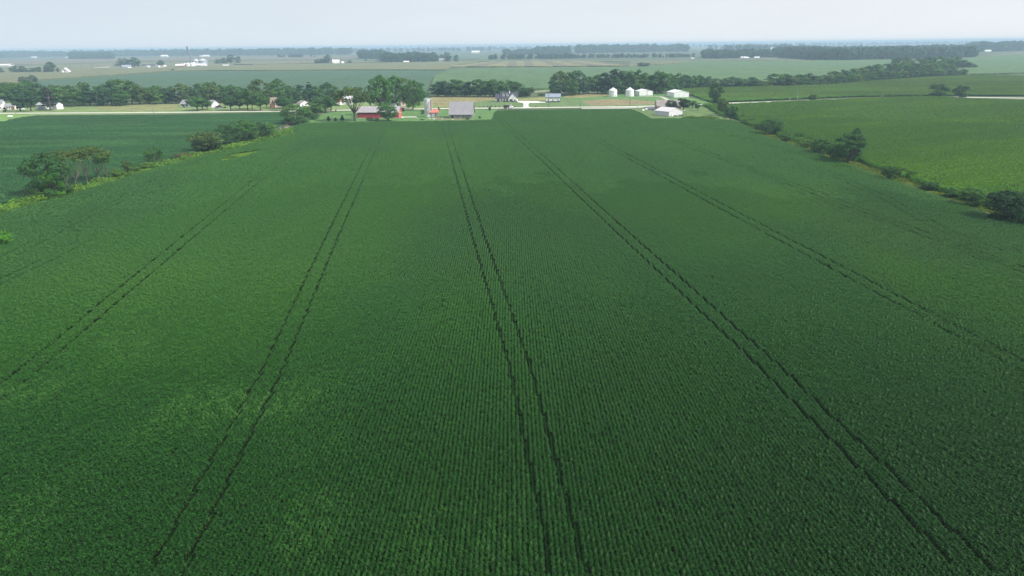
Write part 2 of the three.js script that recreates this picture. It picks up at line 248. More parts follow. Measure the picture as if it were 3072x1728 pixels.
// outlines in metres, x to the east, z to the south
const mainField = [[-144.34, -131.4], [-148.11, -204.14], [-147.24, -218.93], [-144.18, -225.9], [-143.62, -245.16], [-142.33, -266.27], [-139.88, -289.36], [-136.16, -314.54], [-129.59, -338.32], [-127.8, -361.09], [-122.74, -382.37], [-117.49, -403.04], [-127.14, -425.75], [-130.36, -442.55], [-125.81, -455.76], [-107.04, -460.88], [-71.43, -461.15], [-30.99, -461.95], [-11.97, -466.24], [-11.29, -484.08], [-11.1, -518.83], [-9.41, -530.85], [2.39, -534.95], [41.22, -535.63], [87.53, -532.46], [89.55, -501.19], [88.9, -461.35], [102.65, -460.88], [118.7, -457.97], [131.78, -451.19], [136.25, -443.47], [135.5, -427.87], [133.1, -398.1], [129.93, -376.56], [127.72, -363.89], [131.08, -334.25], [129.62, -298.47], [130.45, -277.21], [129.13, -252.42], [129.98, -229.08], [130.51, -209], [129.86, -190.39], [130.67, -177.75], [129.23, -134.22], [118.8, -82.57], [68.44, -41.33], [-0.34, -34.3], [-73.23, -43.23]];
const westField = [[-376.46, -405.66], [-337.34, -485.25], [-343.9, -515.85], [-342.28, -531.98], [-241.6, -527.79], [-165.9, -534.55], [-137.5, -451.46], [-135.07, -422.15], [-136.57, -405.9], [-138.27, -386.49], [-138.55, -358.46], [-144.05, -333.42], [-147.57, -305.84], [-149.34, -279.88], [-150.73, -257.8], [-150.99, -237.03], [-154.07, -229.53], [-156.69, -216.58], [-157.46, -151.99]];
const eastField = [[146.51, -554.32], [164.36, -553.19], [227.74, -576.12], [256.05, -584.5], [289.31, -599.04], [332.4, -608.86], [354.9, -603.57], [358.18, -583.15], [369.22, -571.43], [388.6, -557.42], [459.87, -515.29], [131.77, -122.85], [135.87, -185.11], [135.27, -199.84], [135.43, -212.85], [136.84, -229.72], [137.55, -252.02], [137.9, -280.47], [138.21, -308.59], [137.51, -343.92], [137.14, -389.39], [139.05, -426.47], [141.9, -462.14], [138, -475.92], [145.28, -525.4]];
const roadLine = [...[[-492.64, -564.01], [-390.75, -564.32], [-259.21, -555.82], [-171.09, -555.67], [-58.6, -562.78], [7.62, -561.99], [94.13, -562.17], [120.66, -567.42], [160.05, -576.32], [174.5, -584.77], [237.42, -600.48], [298.52, -617.84], [367.01, -623.91], [419.96, -602.79], [504.44, -565.86]]];
sheet('road', ribbon(roadLine, 6.4), 0.07, roadM);
sheet('road_verge', ribbon(roadLine, 13), 0.045, vergeM);
sheet('field_soil', mainField, 0.02, soilM); sheet('field_soil', westField, 0.02, soilM); sheet('field_soil', eastField, 0.02, soilM);
// grass round the farm, the houses and along the hedges
sheet('farmyard_lawn', [[-118.8, -407.4], [-129.44, -432.05], [-133.26, -451.02], [-136.35, -495.9], [-132.98, -538.32], [-128.98, -547.53], [-57.75, -554.33], [-8.76, -550.94], [-11.07, -528.68], [-11.4, -488.59], [-12.12, -471.83], [-31.3, -466.45], [-72.15, -465.65], [-108.12, -465.37], [-127.09, -460.25], [-131.72, -447.02]], 0.03, lawnM);
sheet('garage_lawn', [[88.74, -539.76], [117.22, -563.12], [149.18, -563.5], [144.99, -519.94], [137.41, -464.82], [133.41, -456.69], [120.16, -463.52], [103.91, -466.44], [89.99, -466.92], [90.82, -508.2]], 0.03, mat(0.135, 0.235, 0.055, 0.95, { map: rep(mottle, 18), bumpMap: rep(lumpy, 6), bumpScale: 0.05 }));
sheet('roadside_lawn', [[-488.91, -591.08], [-446.73, -538.7], [-132.9, -553.73], [-58.81, -564.94], [-7.67, -564.32], [-8.55, -635.21], [-72.21, -640.77], [-150.51, -629.44], [-298.72, -643.07], [-358.56, -663.01], [-384.12, -640.3], [-533.35, -646.26]], 0.025, dryLawnM);
sheet('house_lawn', [[-30.74, -619.61], [-14.9, -664.49], [9.25, -677.98], [51.18, -666.96], [62.28, -599.07], [68.83, -563.4], [-7.66, -562.78], [-26.8, -563.78]], 0.035, mat(0.145, 0.245, 0.075, 0.95, { map: rep(mottle, 22), bumpMap: rep(lumpy, 6), bumpScale: 0.05 }));
sheet('bin_lawn', [[31.47, -633.12], [52.85, -688.99], [94.15, -696.21], [138.13, -713.18], [156.64, -695.28], [160.5, -629.27], [160.44, -581.65], [121.31, -570.55], [58.46, -561.68], [44.19, -574.67]], 0.032, lawnM);
sheet('corner_lawn', [[-499.27, -571.81], [-388.69, -561.25], [-351.46, -547.18], [-346.11, -519.72], [-340.2, -489.22], [-380.59, -432.08]], 0.03, mat(0.20, 0.37, 0.075, 0.95, { map: rep(mottle, 20) }));
sheet('dry_meadow', [[-73.38, -656.86], [-72.39, -700.08], [-25.16, -701.73], [-12.34, -690.41], [-12.21, -647.6], [-31.09, -627.09], [-33.94, -577.23], [-52.29, -578.11], [-66.12, -610.24]], 0.05, tanM);
sheet('dry_meadow', [[48.21, -667.43], [58.19, -716.85], [87.82, -721.85], [93.54, -701.09], [87.25, -678.84], [62.64, -660.87]], 0.05, tanM);
sheet('dry_meadow', [[61.05, -628.7], [87.28, -644.54], [105.84, -633.66], [121.6, -604.78], [115.65, -581.22], [69.95, -572.76], [62.8, -578.62]], 0.05, mat(0.32, 0.27, 0.14, 0.95, { map: rep(mottle, 30), bumpMap: rep(lumpy, 5), bumpScale: 0.2 }));
sheet('dry_meadow', [[6.93, -661.11], [33.71, -678.51], [31.86, -640.93], [7.47, -632.83]], 0.05, mat(0.35, 0.33, 0.12, 0.95, { map: rep(mottle, 30), bumpMap: rep(lumpy, 5), bumpScale: 0.2 }));
sheet('dry_meadow', [[-350.74, -621.61], [-347.76, -642.55], [-292.53, -642.19], [-273.22, -611.14], [-261.11, -571.43], [-290.29, -567.73], [-325.72, -585.73]], 0.05, mat(0.28, 0.30, 0.11, 0.95, { map: rep(mottle, 26) }));
sheet('hedge_bank', [[-152.79, -147], [-150.32, -207.11], [-149.39, -222.06], [-146.27, -229.1], [-145.64, -248.54], [-144.29, -269.84], [-141.74, -293.12], [-137.9, -318.47], [-131.2, -342.4], [-129.33, -365.29], [-124.16, -386.66], [-118.8, -407.4], [-129.56, -433.85], [-137.5, -451.46], [-135.07, -422.15], [-136.57, -405.9], [-138.27, -386.49], [-138.55, -358.46], [-144.05, -333.42], [-147.57, -305.84], [-149.34, -279.88], [-150.73, -257.8], [-150.99, -237.03], [-154.07, -229.53], [-156.69, -216.58], [-159.91, -154.6]], 0.03, weedM);
sheet('hedge_bank', [[133.41, -456.69], [138.25, -449.92], [137.51, -434.15], [135.11, -404.06], [131.92, -382.27], [129.69, -369.46], [133.14, -339.46], [131.7, -303.22], [132.57, -281.67], [131.26, -256.55], [132.15, -232.87], [132.71, -212.51], [132.08, -193.62], [132.92, -180.78], [131.51, -136.57], [133.47, -124.62], [136.37, -185.85], [135.81, -200.69], [136, -213.81], [137.46, -230.83], [138.23, -253.34], [138.66, -282.08], [139.04, -310.52], [138.42, -346.3], [138.17, -392.42], [139.61, -428.26], [142.53, -464.24], [138, -475.92]], 0.03, vergeM);
// drives
{
  const d = sheet('driveway', [[6.59, -630.27], [15.11, -629.77], [30.17, -623.75], [29.52, -610.18], [16.03, -610.68], [15.12, -602.27], [14.4, -578.74], [14.88, -567.52], [16.18, -559.03], [7.58, -559.25], [10.26, -567.2], [10.74, -579.23], [11.05, -602.85], [10.53, -611.83], [6.48, -620.11]], 0.09, concreteM); d.userData.kind = 'structure';
  sheet('asphalt_drive', [[100.67, -556.03], [109.77, -564.13], [118.35, -566.14], [109.05, -547.36], [107.17, -530.28], [110.19, -521.63], [111.22, -510.86], [103.49, -486.95], [99.65, -492.19], [103.3, -511.84], [100.56, -528.34], [100.26, -542.61]], 0.06, asphaltM);
  sheet('asphalt_drive', [[-239.98, -596.73], [-241.3, -608.52], [-234.65, -602.59], [-228.91, -588.82], [-234.62, -586.41]], 0.06, asphaltM);
  sheet('gravel_track', ribbon([[117.52, -671.7], [131.74, -671.62], [136.31, -664.26], [135.14, -641.22], [132.58, -618], [128.68, -593.07], [124.32, -570.13]], 4), 0.06, gravelM);
  sheet('gravel_shoulder', [[53.13, -545.84], [53.8, -552.86], [93.28, -557.02], [104.74, -557.63], [98.41, -550.26], [86.51, -545.88]], 0.055, gravelM);
  sheet('gravel_track', ribbon([[-83.08, -566.59], [-85.74, -589.1], [-86.77, -606.13]], 5), 0.06, mat(0.42, 0.36, 0.26, 0.95, { map: rep(mottle, 6) }));
  sheet('gravel_track', ribbon([[20.51, -754.69], [31.06, -763.88], [42.02, -776.15]], 14), 0.06, mat(0.36, 0.37, 0.22, 0.95, { map: rep(mottle, 9) }));
  sheet('farm_track', ribbon([[-134.54, -422.95], [-135.59, -440.84], [-137, -458.29]], 3.2), 0.06, mat(0.30, 0.265, 0.20, 0.95, { map: rep(mottle, 5) }));
  sheet('bare_earth', [[-53.63, -491.12], [-47.08, -492.7], [-40.69, -482.78], [-24.03, -478.66], [-24.09, -470.99], [-43.04, -472.01], [-53.31, -479.72]], 0.06, mat(0.215, 0.23, 0.12, 0.95, { map: rep(mottle, 8) }));
}

// ---------------------------------------------------------------- far farmland: standing crops as raised beds, each with its own height
const far = (r, g, b, s, bump = 0.5, tex = mottle) => mat(r, g, b, 0.95, { map: rep(tex, s), bumpMap: rep(lumpy, s * 0.21), bumpScale: bump });
raised('soybean_field', [[-778.87, -951.17], [-692.2, -1012.18], [-703.11, -1086.06], [-735.32, -1187.21], [-729.77, -1233.04], [-722.91, -1323.27], [-714.99, -1427.56], [-712.35, -1532.4], [-709.73, -1550.71], [-636.94, -1577.44], [-491.3, -1521.3], [-342.54, -1512.96], [-123.78, -1441.98], [-120.09, -1164.74], [-107.14, -1010.13], [-94.07, -862.16], [-77.79, -691.83], [-92.69, -663.9], [-158.94, -665.68], [-286.25, -672.4], [-300.82, -674.56], [-390.13, -704.81], [-560.53, -680.01]], 0.8, far(0.048, 0.132, 0.058, 90, 0.35));
raised('corn_field', [[-78.94, -720.13], [-90.26, -847.81], [-103.9, -1009.39], [-116.17, -1151.42], [-119.69, -1431.25], [-33.5, -1544.44], [233.33, -1492.68], [342.35, -1633.57], [479.59, -1889.93], [655.11, -1840.34], [943.64, -1845.09], [1238.34, -1990.5], [1614.41, -2359], [2384, -2597], [874.75, -943.52], [713.25, -1034.01], [625.01, -1012.08], [542.78, -969.67], [459.1, -914.5], [368.25, -845.84], [306.53, -802.69], [251.43, -787.87], [222.06, -790.45], [188.35, -781.5], [161.3, -762.88], [122.71, -736.59], [42.65, -787.81], [23.12, -773.83], [-9.57, -718.37], [-65.34, -727.72]], 2.2, far(0.088, 0.190, 0.060, 120, 0.6), 0.3);
raised('corn_field', [[-120.8, -1444.81], [-344.95, -1523.75], [-494.78, -1532.2], [-641.62, -1589.16], [-714.86, -1562.03], [-719.75, -1437.17], [-727.37, -1331.53], [-733.96, -1240.22], [-739.39, -1193.88], [-710.28, -1097.3], [-698.78, -1021.95], [-792.92, -968.61], [-1276.31, -1568.91], [-1085.85, -1597.01], [-956, -1558.62], [-941.76, -1753.37], [-826.55, -1921.74], [-690.17, -2023], [-591.63, -2121], [-351.16, -2090], [-219.85, -2168], [-85.95, -2189], [-124.13, -1855.36], [-128.78, -1566.98]], 2.2, far(0.185, 0.205, 0.088, 150, 0.6, streaks), 1.2);
raised('pasture', [[-1314.48, -1616.31], [-1118.91, -1646.13], [-984.39, -1605.4], [-965.22, -1797.47], [-849.16, -1974.76], [-782.95, -2130], [-951.22, -2591], [-1339.26, -2727], [-1484.15, -2343], [-1762.58, -2173]], 0.5, far(0.20, 0.21, 0.10, 160, 0.4), 1.3);
raised('corn_field', [[-798.65, -2173], [-716.95, -2102], [-615.73, -2208], [-365.24, -2175], [-538.46, -2487], [-689.82, -2646], [-923.41, -2577]], 2, far(0.195, 0.20, 0.105, 190, 0.6, streaks), 1.4);
raised('soybean_field', [[-2050, -2530], [-1587.07, -2507], [-1448.49, -2951], [-1047.89, -2927], [-683.46, -2921], [-598, -3012], [-742.07, -3742], [-1489.85, -4169], [-2096, -4128], [-2519, -3727], [-2758, -3410]], 0.8, far(0.20, 0.175, 0.105, 240, 0.5), 1.2);
raised('soybean_field', [[-588.49, -2513], [-512.1, -2636], [-284.15, -2220], [-195.56, -2221], [-49.14, -2284], [371.51, -2255], [575.11, -2269], [841.3, -2367], [743.75, -2091], [496.97, -1958.91], [319.01, -1988.29], [-87.72, -2234], [-262.96, -2128], [-368.94, -2197]], 0.8, far(0.115, 0.165, 0.09, 200, 0.4), 0.2);
raised('corn_field', [[347.61, -1658.89], [241.49, -1523.42], [310.44, -1934.56], [483.82, -1906.72], [729.64, -2051], [742.84, -1814.8], [951.76, -1861.09], [660.73, -1856.26], [481.27, -1896.61]], 2.3, far(0.175, 0.185, 0.085, 180, 0.5), 0.3);
raised('corn_field', [[1261.55, -2028], [1857.01, -2716], [3587, -3916], [2443, -2661], [1650.34, -2412]], 2.3, far(0.19, 0.19, 0.09, 180, 0.5), 0.3);
raised('soybean_field', [[-172.58, -2624], [-79.8, -2632], [-76.3, -3569], [-367.29, -3804], [-258.97, -2805]], 0.8, far(0.10, 0.175, 0.10, 260, 0.4), 0.2);
{ // trial plots: strips of two crops side by side, running away from the farm
  const a = [1318, 1385, 1452, 1515, 1549, 1575, 1613, 1655, 1700, 1745, 1790, 1835, 1880], T = far(0.27, 0.255, 0.12, 110, 0.4), U = far(0.175, 0.18, 0.10, 110, 0.4);
  const near = [[[-140.96, -1636.45], [-95.87, -1636.9], [-55.5, -1626.82], [-6.25, -1610.95], [13.77, -1605.93], [32.96, -1601.19], [53.35, -1593.59], [92.88, -1590.84], [126.11, -1590.43], [163.4, -1588.47], [201.95, -1586], [241.71, -1583.02], [255.51, -1590.13]]][0], back = [[[-46.71, -2169], [-30.29, -2165], [-9.13, -2159], [-0.51, -2159], [20.51, -2153], [41.4, -2147], [61.25, -2142], [86.74, -2137], [110.28, -2134], [135.32, -2126], [164.11, -2120], [193.63, -2114], [225.64, -2106]]][0];
  for (let i = 0; i + 1 < near.length; i++) raised('crop_strip', [near[i], near[i + 1], back[i + 1], back[i]], i % 2 ? 2.45 : 2.3, i % 2 ? U : T, 0.2);
}

// ---------------------------------------------------------------- crops standing in the near fields
const wheelTracks = [];
for (let k = -4; k <= 4; k++) for (const s of [-1.52, 1.52]) { const o = k * 36.35 + s; wheelTracks.push([[4.8 + o, -53], [0.9 + o, -97], [-8.3 + o, -173], [-38 + o, -427], [-50 + o, -520]]); }
for (const s of [-1.52, 1.52]) { // turning loops at the headlands
  wheelTracks.push([[-152.61, -184.37], [-142.77, -195.9], [-130.22, -192.2], [-118.14, -187.15], [-110.74, -182.52], [-105.92, -172.97], [-104.98, -160.47], [-104.75, -145.74], [-105.24, -130.58]].map(([x, z], i) => [x + s * (i > 3 ? -0.9 : 0.3), z + s * (i > 5 ? 0.6 : 1)]));
  wheelTracks.push([[110.54, -135.37], [102.06, -147.2], [100.18, -173.2], [95.52, -195.84], [91.65, -224.54]].map(([x, z]) => [x + s, z + s * 0.5]), [[122.44, -151.53], [108.33, -154.76], [107.47, -172.87], [112.43, -213.11], [114.61, -253.47], [111.05, -292.7]].map(([x, z]) => [x + s, z]));
}
const trackAt = (x, z, r) => { for (const t of wheelTracks) { if (z < t[0][1] - 600) continue; const d = distTo(t, x, z); if (d < 0.272) return true; } return false; };
const soyM = leafMat(0.030, 0.122, 0.015, 0.25, 0.55, 0.2), soyFarM = leafMat(0.034, 0.140, 0.028, 0.25, 0.6, 0.4), cornM = leafMat(0.060, 0.190, 0.012, 0.3, 0.7, 0.25);
const palePatch = [[-123.96, -300.44], [-125.87, -315.75], [-124.14, -325.86], [-118.28, -332.95], [-114.96, -341.72], [-114.12, -325.08], [-117.41, -309.27]];
const thinSpot = (x, z) => inPoly(palePatch, x, z) && fbm(x / 5 + 2, z / 5, 3) > 0.31;
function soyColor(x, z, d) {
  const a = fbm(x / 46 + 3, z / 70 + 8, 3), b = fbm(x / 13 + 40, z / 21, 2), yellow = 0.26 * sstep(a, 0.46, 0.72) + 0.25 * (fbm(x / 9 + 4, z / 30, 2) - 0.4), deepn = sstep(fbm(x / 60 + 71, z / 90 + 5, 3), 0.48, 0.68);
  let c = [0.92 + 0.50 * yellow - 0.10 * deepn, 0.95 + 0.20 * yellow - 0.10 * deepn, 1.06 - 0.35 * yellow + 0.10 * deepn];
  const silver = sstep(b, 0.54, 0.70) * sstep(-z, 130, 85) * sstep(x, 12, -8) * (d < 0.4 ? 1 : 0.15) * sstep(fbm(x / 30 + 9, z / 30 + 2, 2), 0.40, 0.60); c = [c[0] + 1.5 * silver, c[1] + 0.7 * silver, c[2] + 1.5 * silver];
  const k = (0.96 + 0.08 * d) * (0.56 + 0.89 * sstep(-z + 14 * (a - 0.5), 42, 165)) * (1 - 0.04 * sstep(x, 14, 45) * sstep(z, -110, -60)); const g = 0.74 + 0.62 * sstep(-z, 45, 170); return [c[0] * k * g, c[1] * k, c[2] * k * g];  // painted in: gap shade and vignette near, grazing leaf sheen farther off
}
const reach = (x, z) => Math.hypot(x, z) + 90 * (fbm(x / 14 + 6, z / 22, 3) - 0.5), isNear = (x, z) => Math.hypot(x, z) < 140, isNext = (x, z) => Math.hypot(x, z) >= 139 && reach(x, z) < 248, isMid = (x, z) => reach(x, z) >= 246;
const inView = (x, z) => Math.abs(x) < 30 - z * 0.80 && z < -36;
const n1 = crop('soybean_crop', 'green soybean rows, colour darkened for shade, filling the foreground of the big middle field', 'soybeans', mainField, [1, 2, 3, 4].map((s) => soyRows(s, 1, 1.5, 0.125, 1.8, 1.4, 0.50, 0.26)), soyM, 0.5, 1.5, { where: (x, z) => isNear(x, z) && inView(x, z), crush: (x, z, r) => (trackAt(x, z, r) ? 0.28 + 0.16 * r() + 0.42 * Math.max(sstep(-z, 170, 420), 0.85 * sstep(Math.abs(x), 75, 95)) : 0), skip: (x, z, r) => r() < 0.0004, color: soyColor, wob: 0.03, height: (x, z) => 0.92 + 0.16 * fbm(x / 9, z / 14, 2) });
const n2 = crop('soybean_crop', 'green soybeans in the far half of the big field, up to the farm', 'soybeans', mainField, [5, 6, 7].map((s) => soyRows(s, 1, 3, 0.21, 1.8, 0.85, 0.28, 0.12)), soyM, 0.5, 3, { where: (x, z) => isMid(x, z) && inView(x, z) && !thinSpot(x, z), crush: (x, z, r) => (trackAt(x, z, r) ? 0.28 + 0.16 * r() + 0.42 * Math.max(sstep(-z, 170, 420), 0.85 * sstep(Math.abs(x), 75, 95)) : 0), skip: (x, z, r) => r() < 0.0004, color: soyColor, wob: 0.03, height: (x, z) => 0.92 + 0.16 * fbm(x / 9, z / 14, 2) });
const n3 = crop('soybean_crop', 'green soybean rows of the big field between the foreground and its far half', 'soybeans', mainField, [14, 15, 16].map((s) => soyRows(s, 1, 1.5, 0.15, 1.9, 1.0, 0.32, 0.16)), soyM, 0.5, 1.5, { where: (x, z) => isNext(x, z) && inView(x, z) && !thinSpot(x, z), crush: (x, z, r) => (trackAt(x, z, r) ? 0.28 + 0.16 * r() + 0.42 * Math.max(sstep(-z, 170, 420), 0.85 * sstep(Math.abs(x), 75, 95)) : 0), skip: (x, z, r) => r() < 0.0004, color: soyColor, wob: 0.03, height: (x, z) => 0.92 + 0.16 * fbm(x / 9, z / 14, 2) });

const n4 = crop('soybean_crop', 'smooth bluish green soybean field left of the hedgerow, below the road', 'soybeans', westField, [11, 12, 13].map((s) => soyRows(s, 3, 5, 0.32, 1.8, 0.8, 0.25, 0.10)), soyFarM, 1.5, 5, { turn: 1.45, color: (x, z, d) => { const a = fbm(x / 90, z / 12 + 3, 3), s = sstep(fbm(x / 50 + 7, z / 7 + 1, 3), 0.55, 0.72); const k = 0.85 + 0.5 * (a - 0.5) + 0.06 * d; return [k * (0.95 + 0.9 * s), k * (1.08 + 0.35 * s), k * (1.05 + 0.5 * s)]; }, wob: 0.05 });
const n5 = crop('corn_crop', 'yellowish green cornfield right of the hedgerow, with tan tassels', 'corn', eastField, [21, 22, 23].map((s) => cornRows(s, 1, 4, 0.30, 0.17, 7)), cornM, 0.76, 4, { turn: -1.08, where: (x, z) => Math.hypot(x, z) < 480, color: (x, z, d) => { const u = x * Math.cos(1.08) - z * Math.sin(-1.08) * -1, a = fbm((x * 0.47 + z * 0.88) / 22 + 5, (x * 0.88 - z * 0.47) / 90, 3), row = x * 0.47 + z * 0.88, y = sstep(a + 0.10 * (noise(row / 2.2, 3) - 0.5), 0.48, 0.68), k = (0.95 + 0.1 * d) * (0.90 + 0.2 * noise(row / 1.6, 9)); return [k * (0.97 + 0.34 * y), k * (1.02 + 0.17 * y), k * (0.95 - 0.3 * y)]; }, skip: (x, z, r) => r() < 0.015 });
const n6 = crop('corn_crop', 'far part of the right cornfield, up to the road bend', 'corn', eastField, [24, 25].map((s) => cornRows(s, 2, 6, 0.55, 0.30, 6)), cornM, 1.52, 6, { turn: -1.08, where: (x, z) => Math.hypot(x, z) >= 480, color: (x, z, d) => { const a = fbm((x * 0.47 + z * 0.88) / 22 + 5, (x * 0.88 - z * 0.47) / 90, 3), row = x * 0.47 + z * 0.88, y = sstep(a + 0.10 * (noise(row / 2.2, 3) - 0.5), 0.48, 0.68), k = (0.95 + 0.1 * d) * (0.90 + 0.2 * noise(row / 1.6, 9)); return [k * (0.97 + 0.34 * y), k * (1.02 + 0.17 * y), k * (0.95 - 0.3 * y)]; } });
const northCorn = [[166.76, -698.4], [163.81, -636.77], [160.62, -590.23], [173.15, -592.98], [180.53, -596.18], [243.62, -616.53], [299.87, -635.89], [376.51, -640.44], [433.49, -622.68], [524, -588.39], [772.05, -873.93], [650.61, -941.9], [615.38, -981.83], [556.68, -956.07], [473.32, -902.37], [366.51, -824.49], [299.77, -784.69], [251.97, -778.46], [221.29, -781.3], [174.47, -760.44]];
sheet('field_soil', northCorn, 0.02, soilM);
const n7 = crop('corn_crop', 'tall dark-edged cornfield between the bending road and the long tree line', 'corn', northCorn, [26, 27, 28].map((s) => cornRows(s, 3, 6, 0.6, 0.34, 6)), leafMat(0.085, 0.240, 0.030, 0.3, 0.7, 0.25), 2.28, 6, { turn: 1.3, color: (x, z, d) => { const a = fbm(x / 80, z / 30, 3), k = 0.9 + 0.1 * d + 0.5 * (a - 0.5); return [k * 1.02, k, k * 0.95]; } });
console.log('crop rows', n1, n2, n3, n4, n5, n6, n7);
// weeds and grass on the hedge banks and in the thin patch
function weeds(seed, h, w) { const r = rng(seed), L = new Leaves(); for (let i = 0; i < 90; i++) { const a = r() * 6.283, q = Math.sqrt(r()) * w, n = dir(r).add(V(0, 0.8, 0)).normalize(), t = 0.75 + 0.5 * r(); L.quad(V(Math.cos(a) * q, h * (0.1 + 0.9 * r()) * (1 - 0.5 * (q / w) ** 2), Math.sin(a) * q), n, 0.30 * (0.7 + 0.6 * r()), [t, t, t], r, 1.6); } return L.geo(); }
function bank(name, label, poly, step, seed, col, hgt, m) { return crop(name, label, 'weeds', poly, [1, 2, 3].map((s) => weeds(seed + s, 1, 1.1)), m, step, step, { seed, jit: step, wob: 6, height: hgt, color: col }); }
const weedLeaf = leafMat(0.130, 0.270, 0.040, 0.35, 0.7);
bank('hedge_weeds', 'bright green weeds growing along the left hedgerow bank', [[-153.24, -147.49], [-150.63, -207.57], [-149.72, -222.58], [-146.6, -229.65], [-146, -249.18], [-144.66, -270.59], [-142.14, -293.99], [-138.33, -319.5], [-131.63, -343.58], [-129.78, -366.62], [-124.62, -388.15], [-121.76, -409.29], [-128.79, -428.45], [-134.53, -420.4], [-136.05, -404.28], [-137.76, -385.01], [-138.08, -357.19], [-143.6, -332.31], [-147.13, -304.89], [-148.94, -279.08], [-150.36, -257.11], [-150.64, -236.44], [-153.73, -228.98], [-156.36, -216.09], [-158.43, -153.02]], 1.25, 300, (x, z, d) => { const a = fbm(x / 6, z / 6, 2); return [0.7 + 0.7 * a, 0.75 + 0.5 * a, 0.7 + 0.3 * d]; }, (x, z) => 0.5 + 2.6 * Math.pow(fbm(x / 5 + 3, z / 5, 2), 2.2), weedLeaf);
bank('hedge_weeds', 'weeds and brush at the foot of the right-hand cornfield', [[139.46, -464.59], [142.22, -449.48], [138.17, -392.42], [138.42, -346.3], [139.04, -310.52], [138.66, -282.08], [138.57, -254], [137.77, -231.38], [136.29, -214.29], [136.35, -201.55], [137.39, -187.34], [136.27, -150.46], [138.81, -153.54], [139.47, -190.4], [138.56, -205.06], [138.34, -217.73], [140, -235.36], [141.02, -258.74], [141.76, -288.72], [142.46, -318.5], [142.21, -356.16], [142.45, -405], [145.97, -461.68]], 1.3, 320, (x, z, d) => { const a = fbm(x / 6, z / 6, 2); return [0.28 + 0.35 * a, 0.36 + 0.32 * a, 0.45 + 0.3 * d]; }, (x, z) => 0.6 + 4.2 * Math.pow(fbm(x / 6 + 3, z / 6, 2), 2.2), weedLeaf);
bank('verge_grass', 'pale low grass on the strip between soybeans and the right hedgerow', [[138.08, -436.01], [130.15, -370.82], [133.57, -340.62], [132.09, -304.15], [132.94, -282.48], [131.59, -257.23], [132.45, -233.44], [132.99, -212.98], [132.33, -194.02], [133.16, -181.13], [132.62, -146.04], [136.27, -150.46], [137.39, -187.34], [136.35, -201.55], [136.29, -214.29], [137.77, -231.38], [138.57, -254], [138.66, -282.08], [139.04, -310.52], [138.42, -346.3], [138.17, -392.42], [142.22, -449.48]], 1.15, 370, (x, z, d) => { const a = fbm(x / 4, z / 7, 3); return [0.45 + 1.3 * a * a + 0.3 * d, 0.5 + 0.8 * a * a, 0.45]; }, (x, z) => 0.22 + 0.9 * Math.pow(fbm(x / 5 + 13, z / 5, 2), 2.2), weedLeaf);
bank('pale_weeds', 'yellow-green thin patch of grass and weeds in the field beside the left hedge', palePatch, 0.9, 340, (x, z, d) => { const a = fbm(x / 5, z / 3, 2); return [0.62 + 0.7 * a + 0.4 * d, 0.78 + 0.5 * a, 0.6]; }, (x, z) => (thinSpot(x, z) ? 0.45 : 0.05), weedLeaf);
bank('fence_brush', 'strip of brush along the garden fence of the brick farmhouse', [[148.44, -563.61], [150.9, -563.27], [146.13, -519.8], [141.37, -480.14], [139.05, -466.83], [137.6, -471.44], [142.44, -514.88]], 1.6, 350, (x, z, d) => [0.62 + 0.2 * d, 0.66, 0.7], (x, z) => 1.1 + 1.6 * fbm(x / 5, z / 5, 2), weedLeaf);
bank('yard_weeds', 'line of weeds between the soybeans and the garage lawn', [[111.02, -467.82], [112.27, -473.23], [122.04, -470.99], [131.55, -466.58], [130.1, -461.32], [120.42, -464.57]], 1.2, 360, (x, z, d) => [0.8 + 0.3 * d, 0.85, 0.7], (x, z) => 0.5 + 1.2 * fbm(x / 4, z / 4, 2), weedLeaf);

// ---------------------------------------------------------------- trees: hedgerow left of the big field
tree('broadleaf_tree', 'big dark spreading tree at the near end of the left hedgerow', 'tree', 'near', 'dark', -150.62, -231.48, 14.04, 13.59);
tree('broadleaf_tree', 'bright green lower tree in front of the big dark hedgerow tree', 'tree', 'near', 'bright', -148.16, -230.27, 8.88, 6.93);
for (const [i, x, z, h, w] of [[0, -151.02, -242.81, 14.09, 10.01], [1, -151.42, -248.88, 13.95, 9.31], [2, -151.22, -255.2, 13.91, 10.97], [3, -149.49, -259.05, 13.51, 10.16], [4, -148.09, -262.34, 9.6, 6.36]])
  tree('bare_trunk_tree', ['bare-trunked flat-topped tree nearest the big dark tree', 'second bare-trunked tree right of the big dark hedgerow tree', 'middle one of the five bare-trunked hedgerow trees', 'tall bare-trunked tree, second from the right of the five', 'smallest and rightmost of the five bare-trunked hedgerow trees'][i], 'tree', 'umbrella', i === 4 ? 'mid' : 'olive', x, z, h, w, null, paleBark);
tree('sapling', 'thin leaning sapling in the hedgerow right of the bare trunks', 'sapling', 'yard', 'olive', -147.36, -275.94, 5.11, 3.85);
tree('broadleaf_tree', 'small round lone tree in the middle of the left hedgerow', 'tree', 'near', 'mid', -147.18, -298.65, 6.99, 7.47);
tree('broadleaf_tree', 'olive brown bushy tree left of the dark hedgerow clump', 'tree', 'thicket', 'olive', -140.48, -336.41, 9.6, 14.88);
tree('broadleaf_tree', 'leftmost dark tree of the hedgerow clump beside the olive tree', 'tree', 'near', 'dark', -139.84, -361.07, 10.08, 12.6);
tree('broadleaf_tree', 'tallest dark tree in the middle of the hedgerow clump', 'tree', 'near', 'mid', -135.53, -371.06, 10.66, 13.28);
tree('broadleaf_tree', 'right dark tree of the hedgerow clump beside the light one', 'tree', 'near', 'dark', -133.22, -384.61, 8.11, 11.63);
tree('broadleaf_tree', 'light green tree at the right end of the hedgerow clump', 'tree', 'thicket', 'light', -129.12, -390.01, 7.7, 8.93);
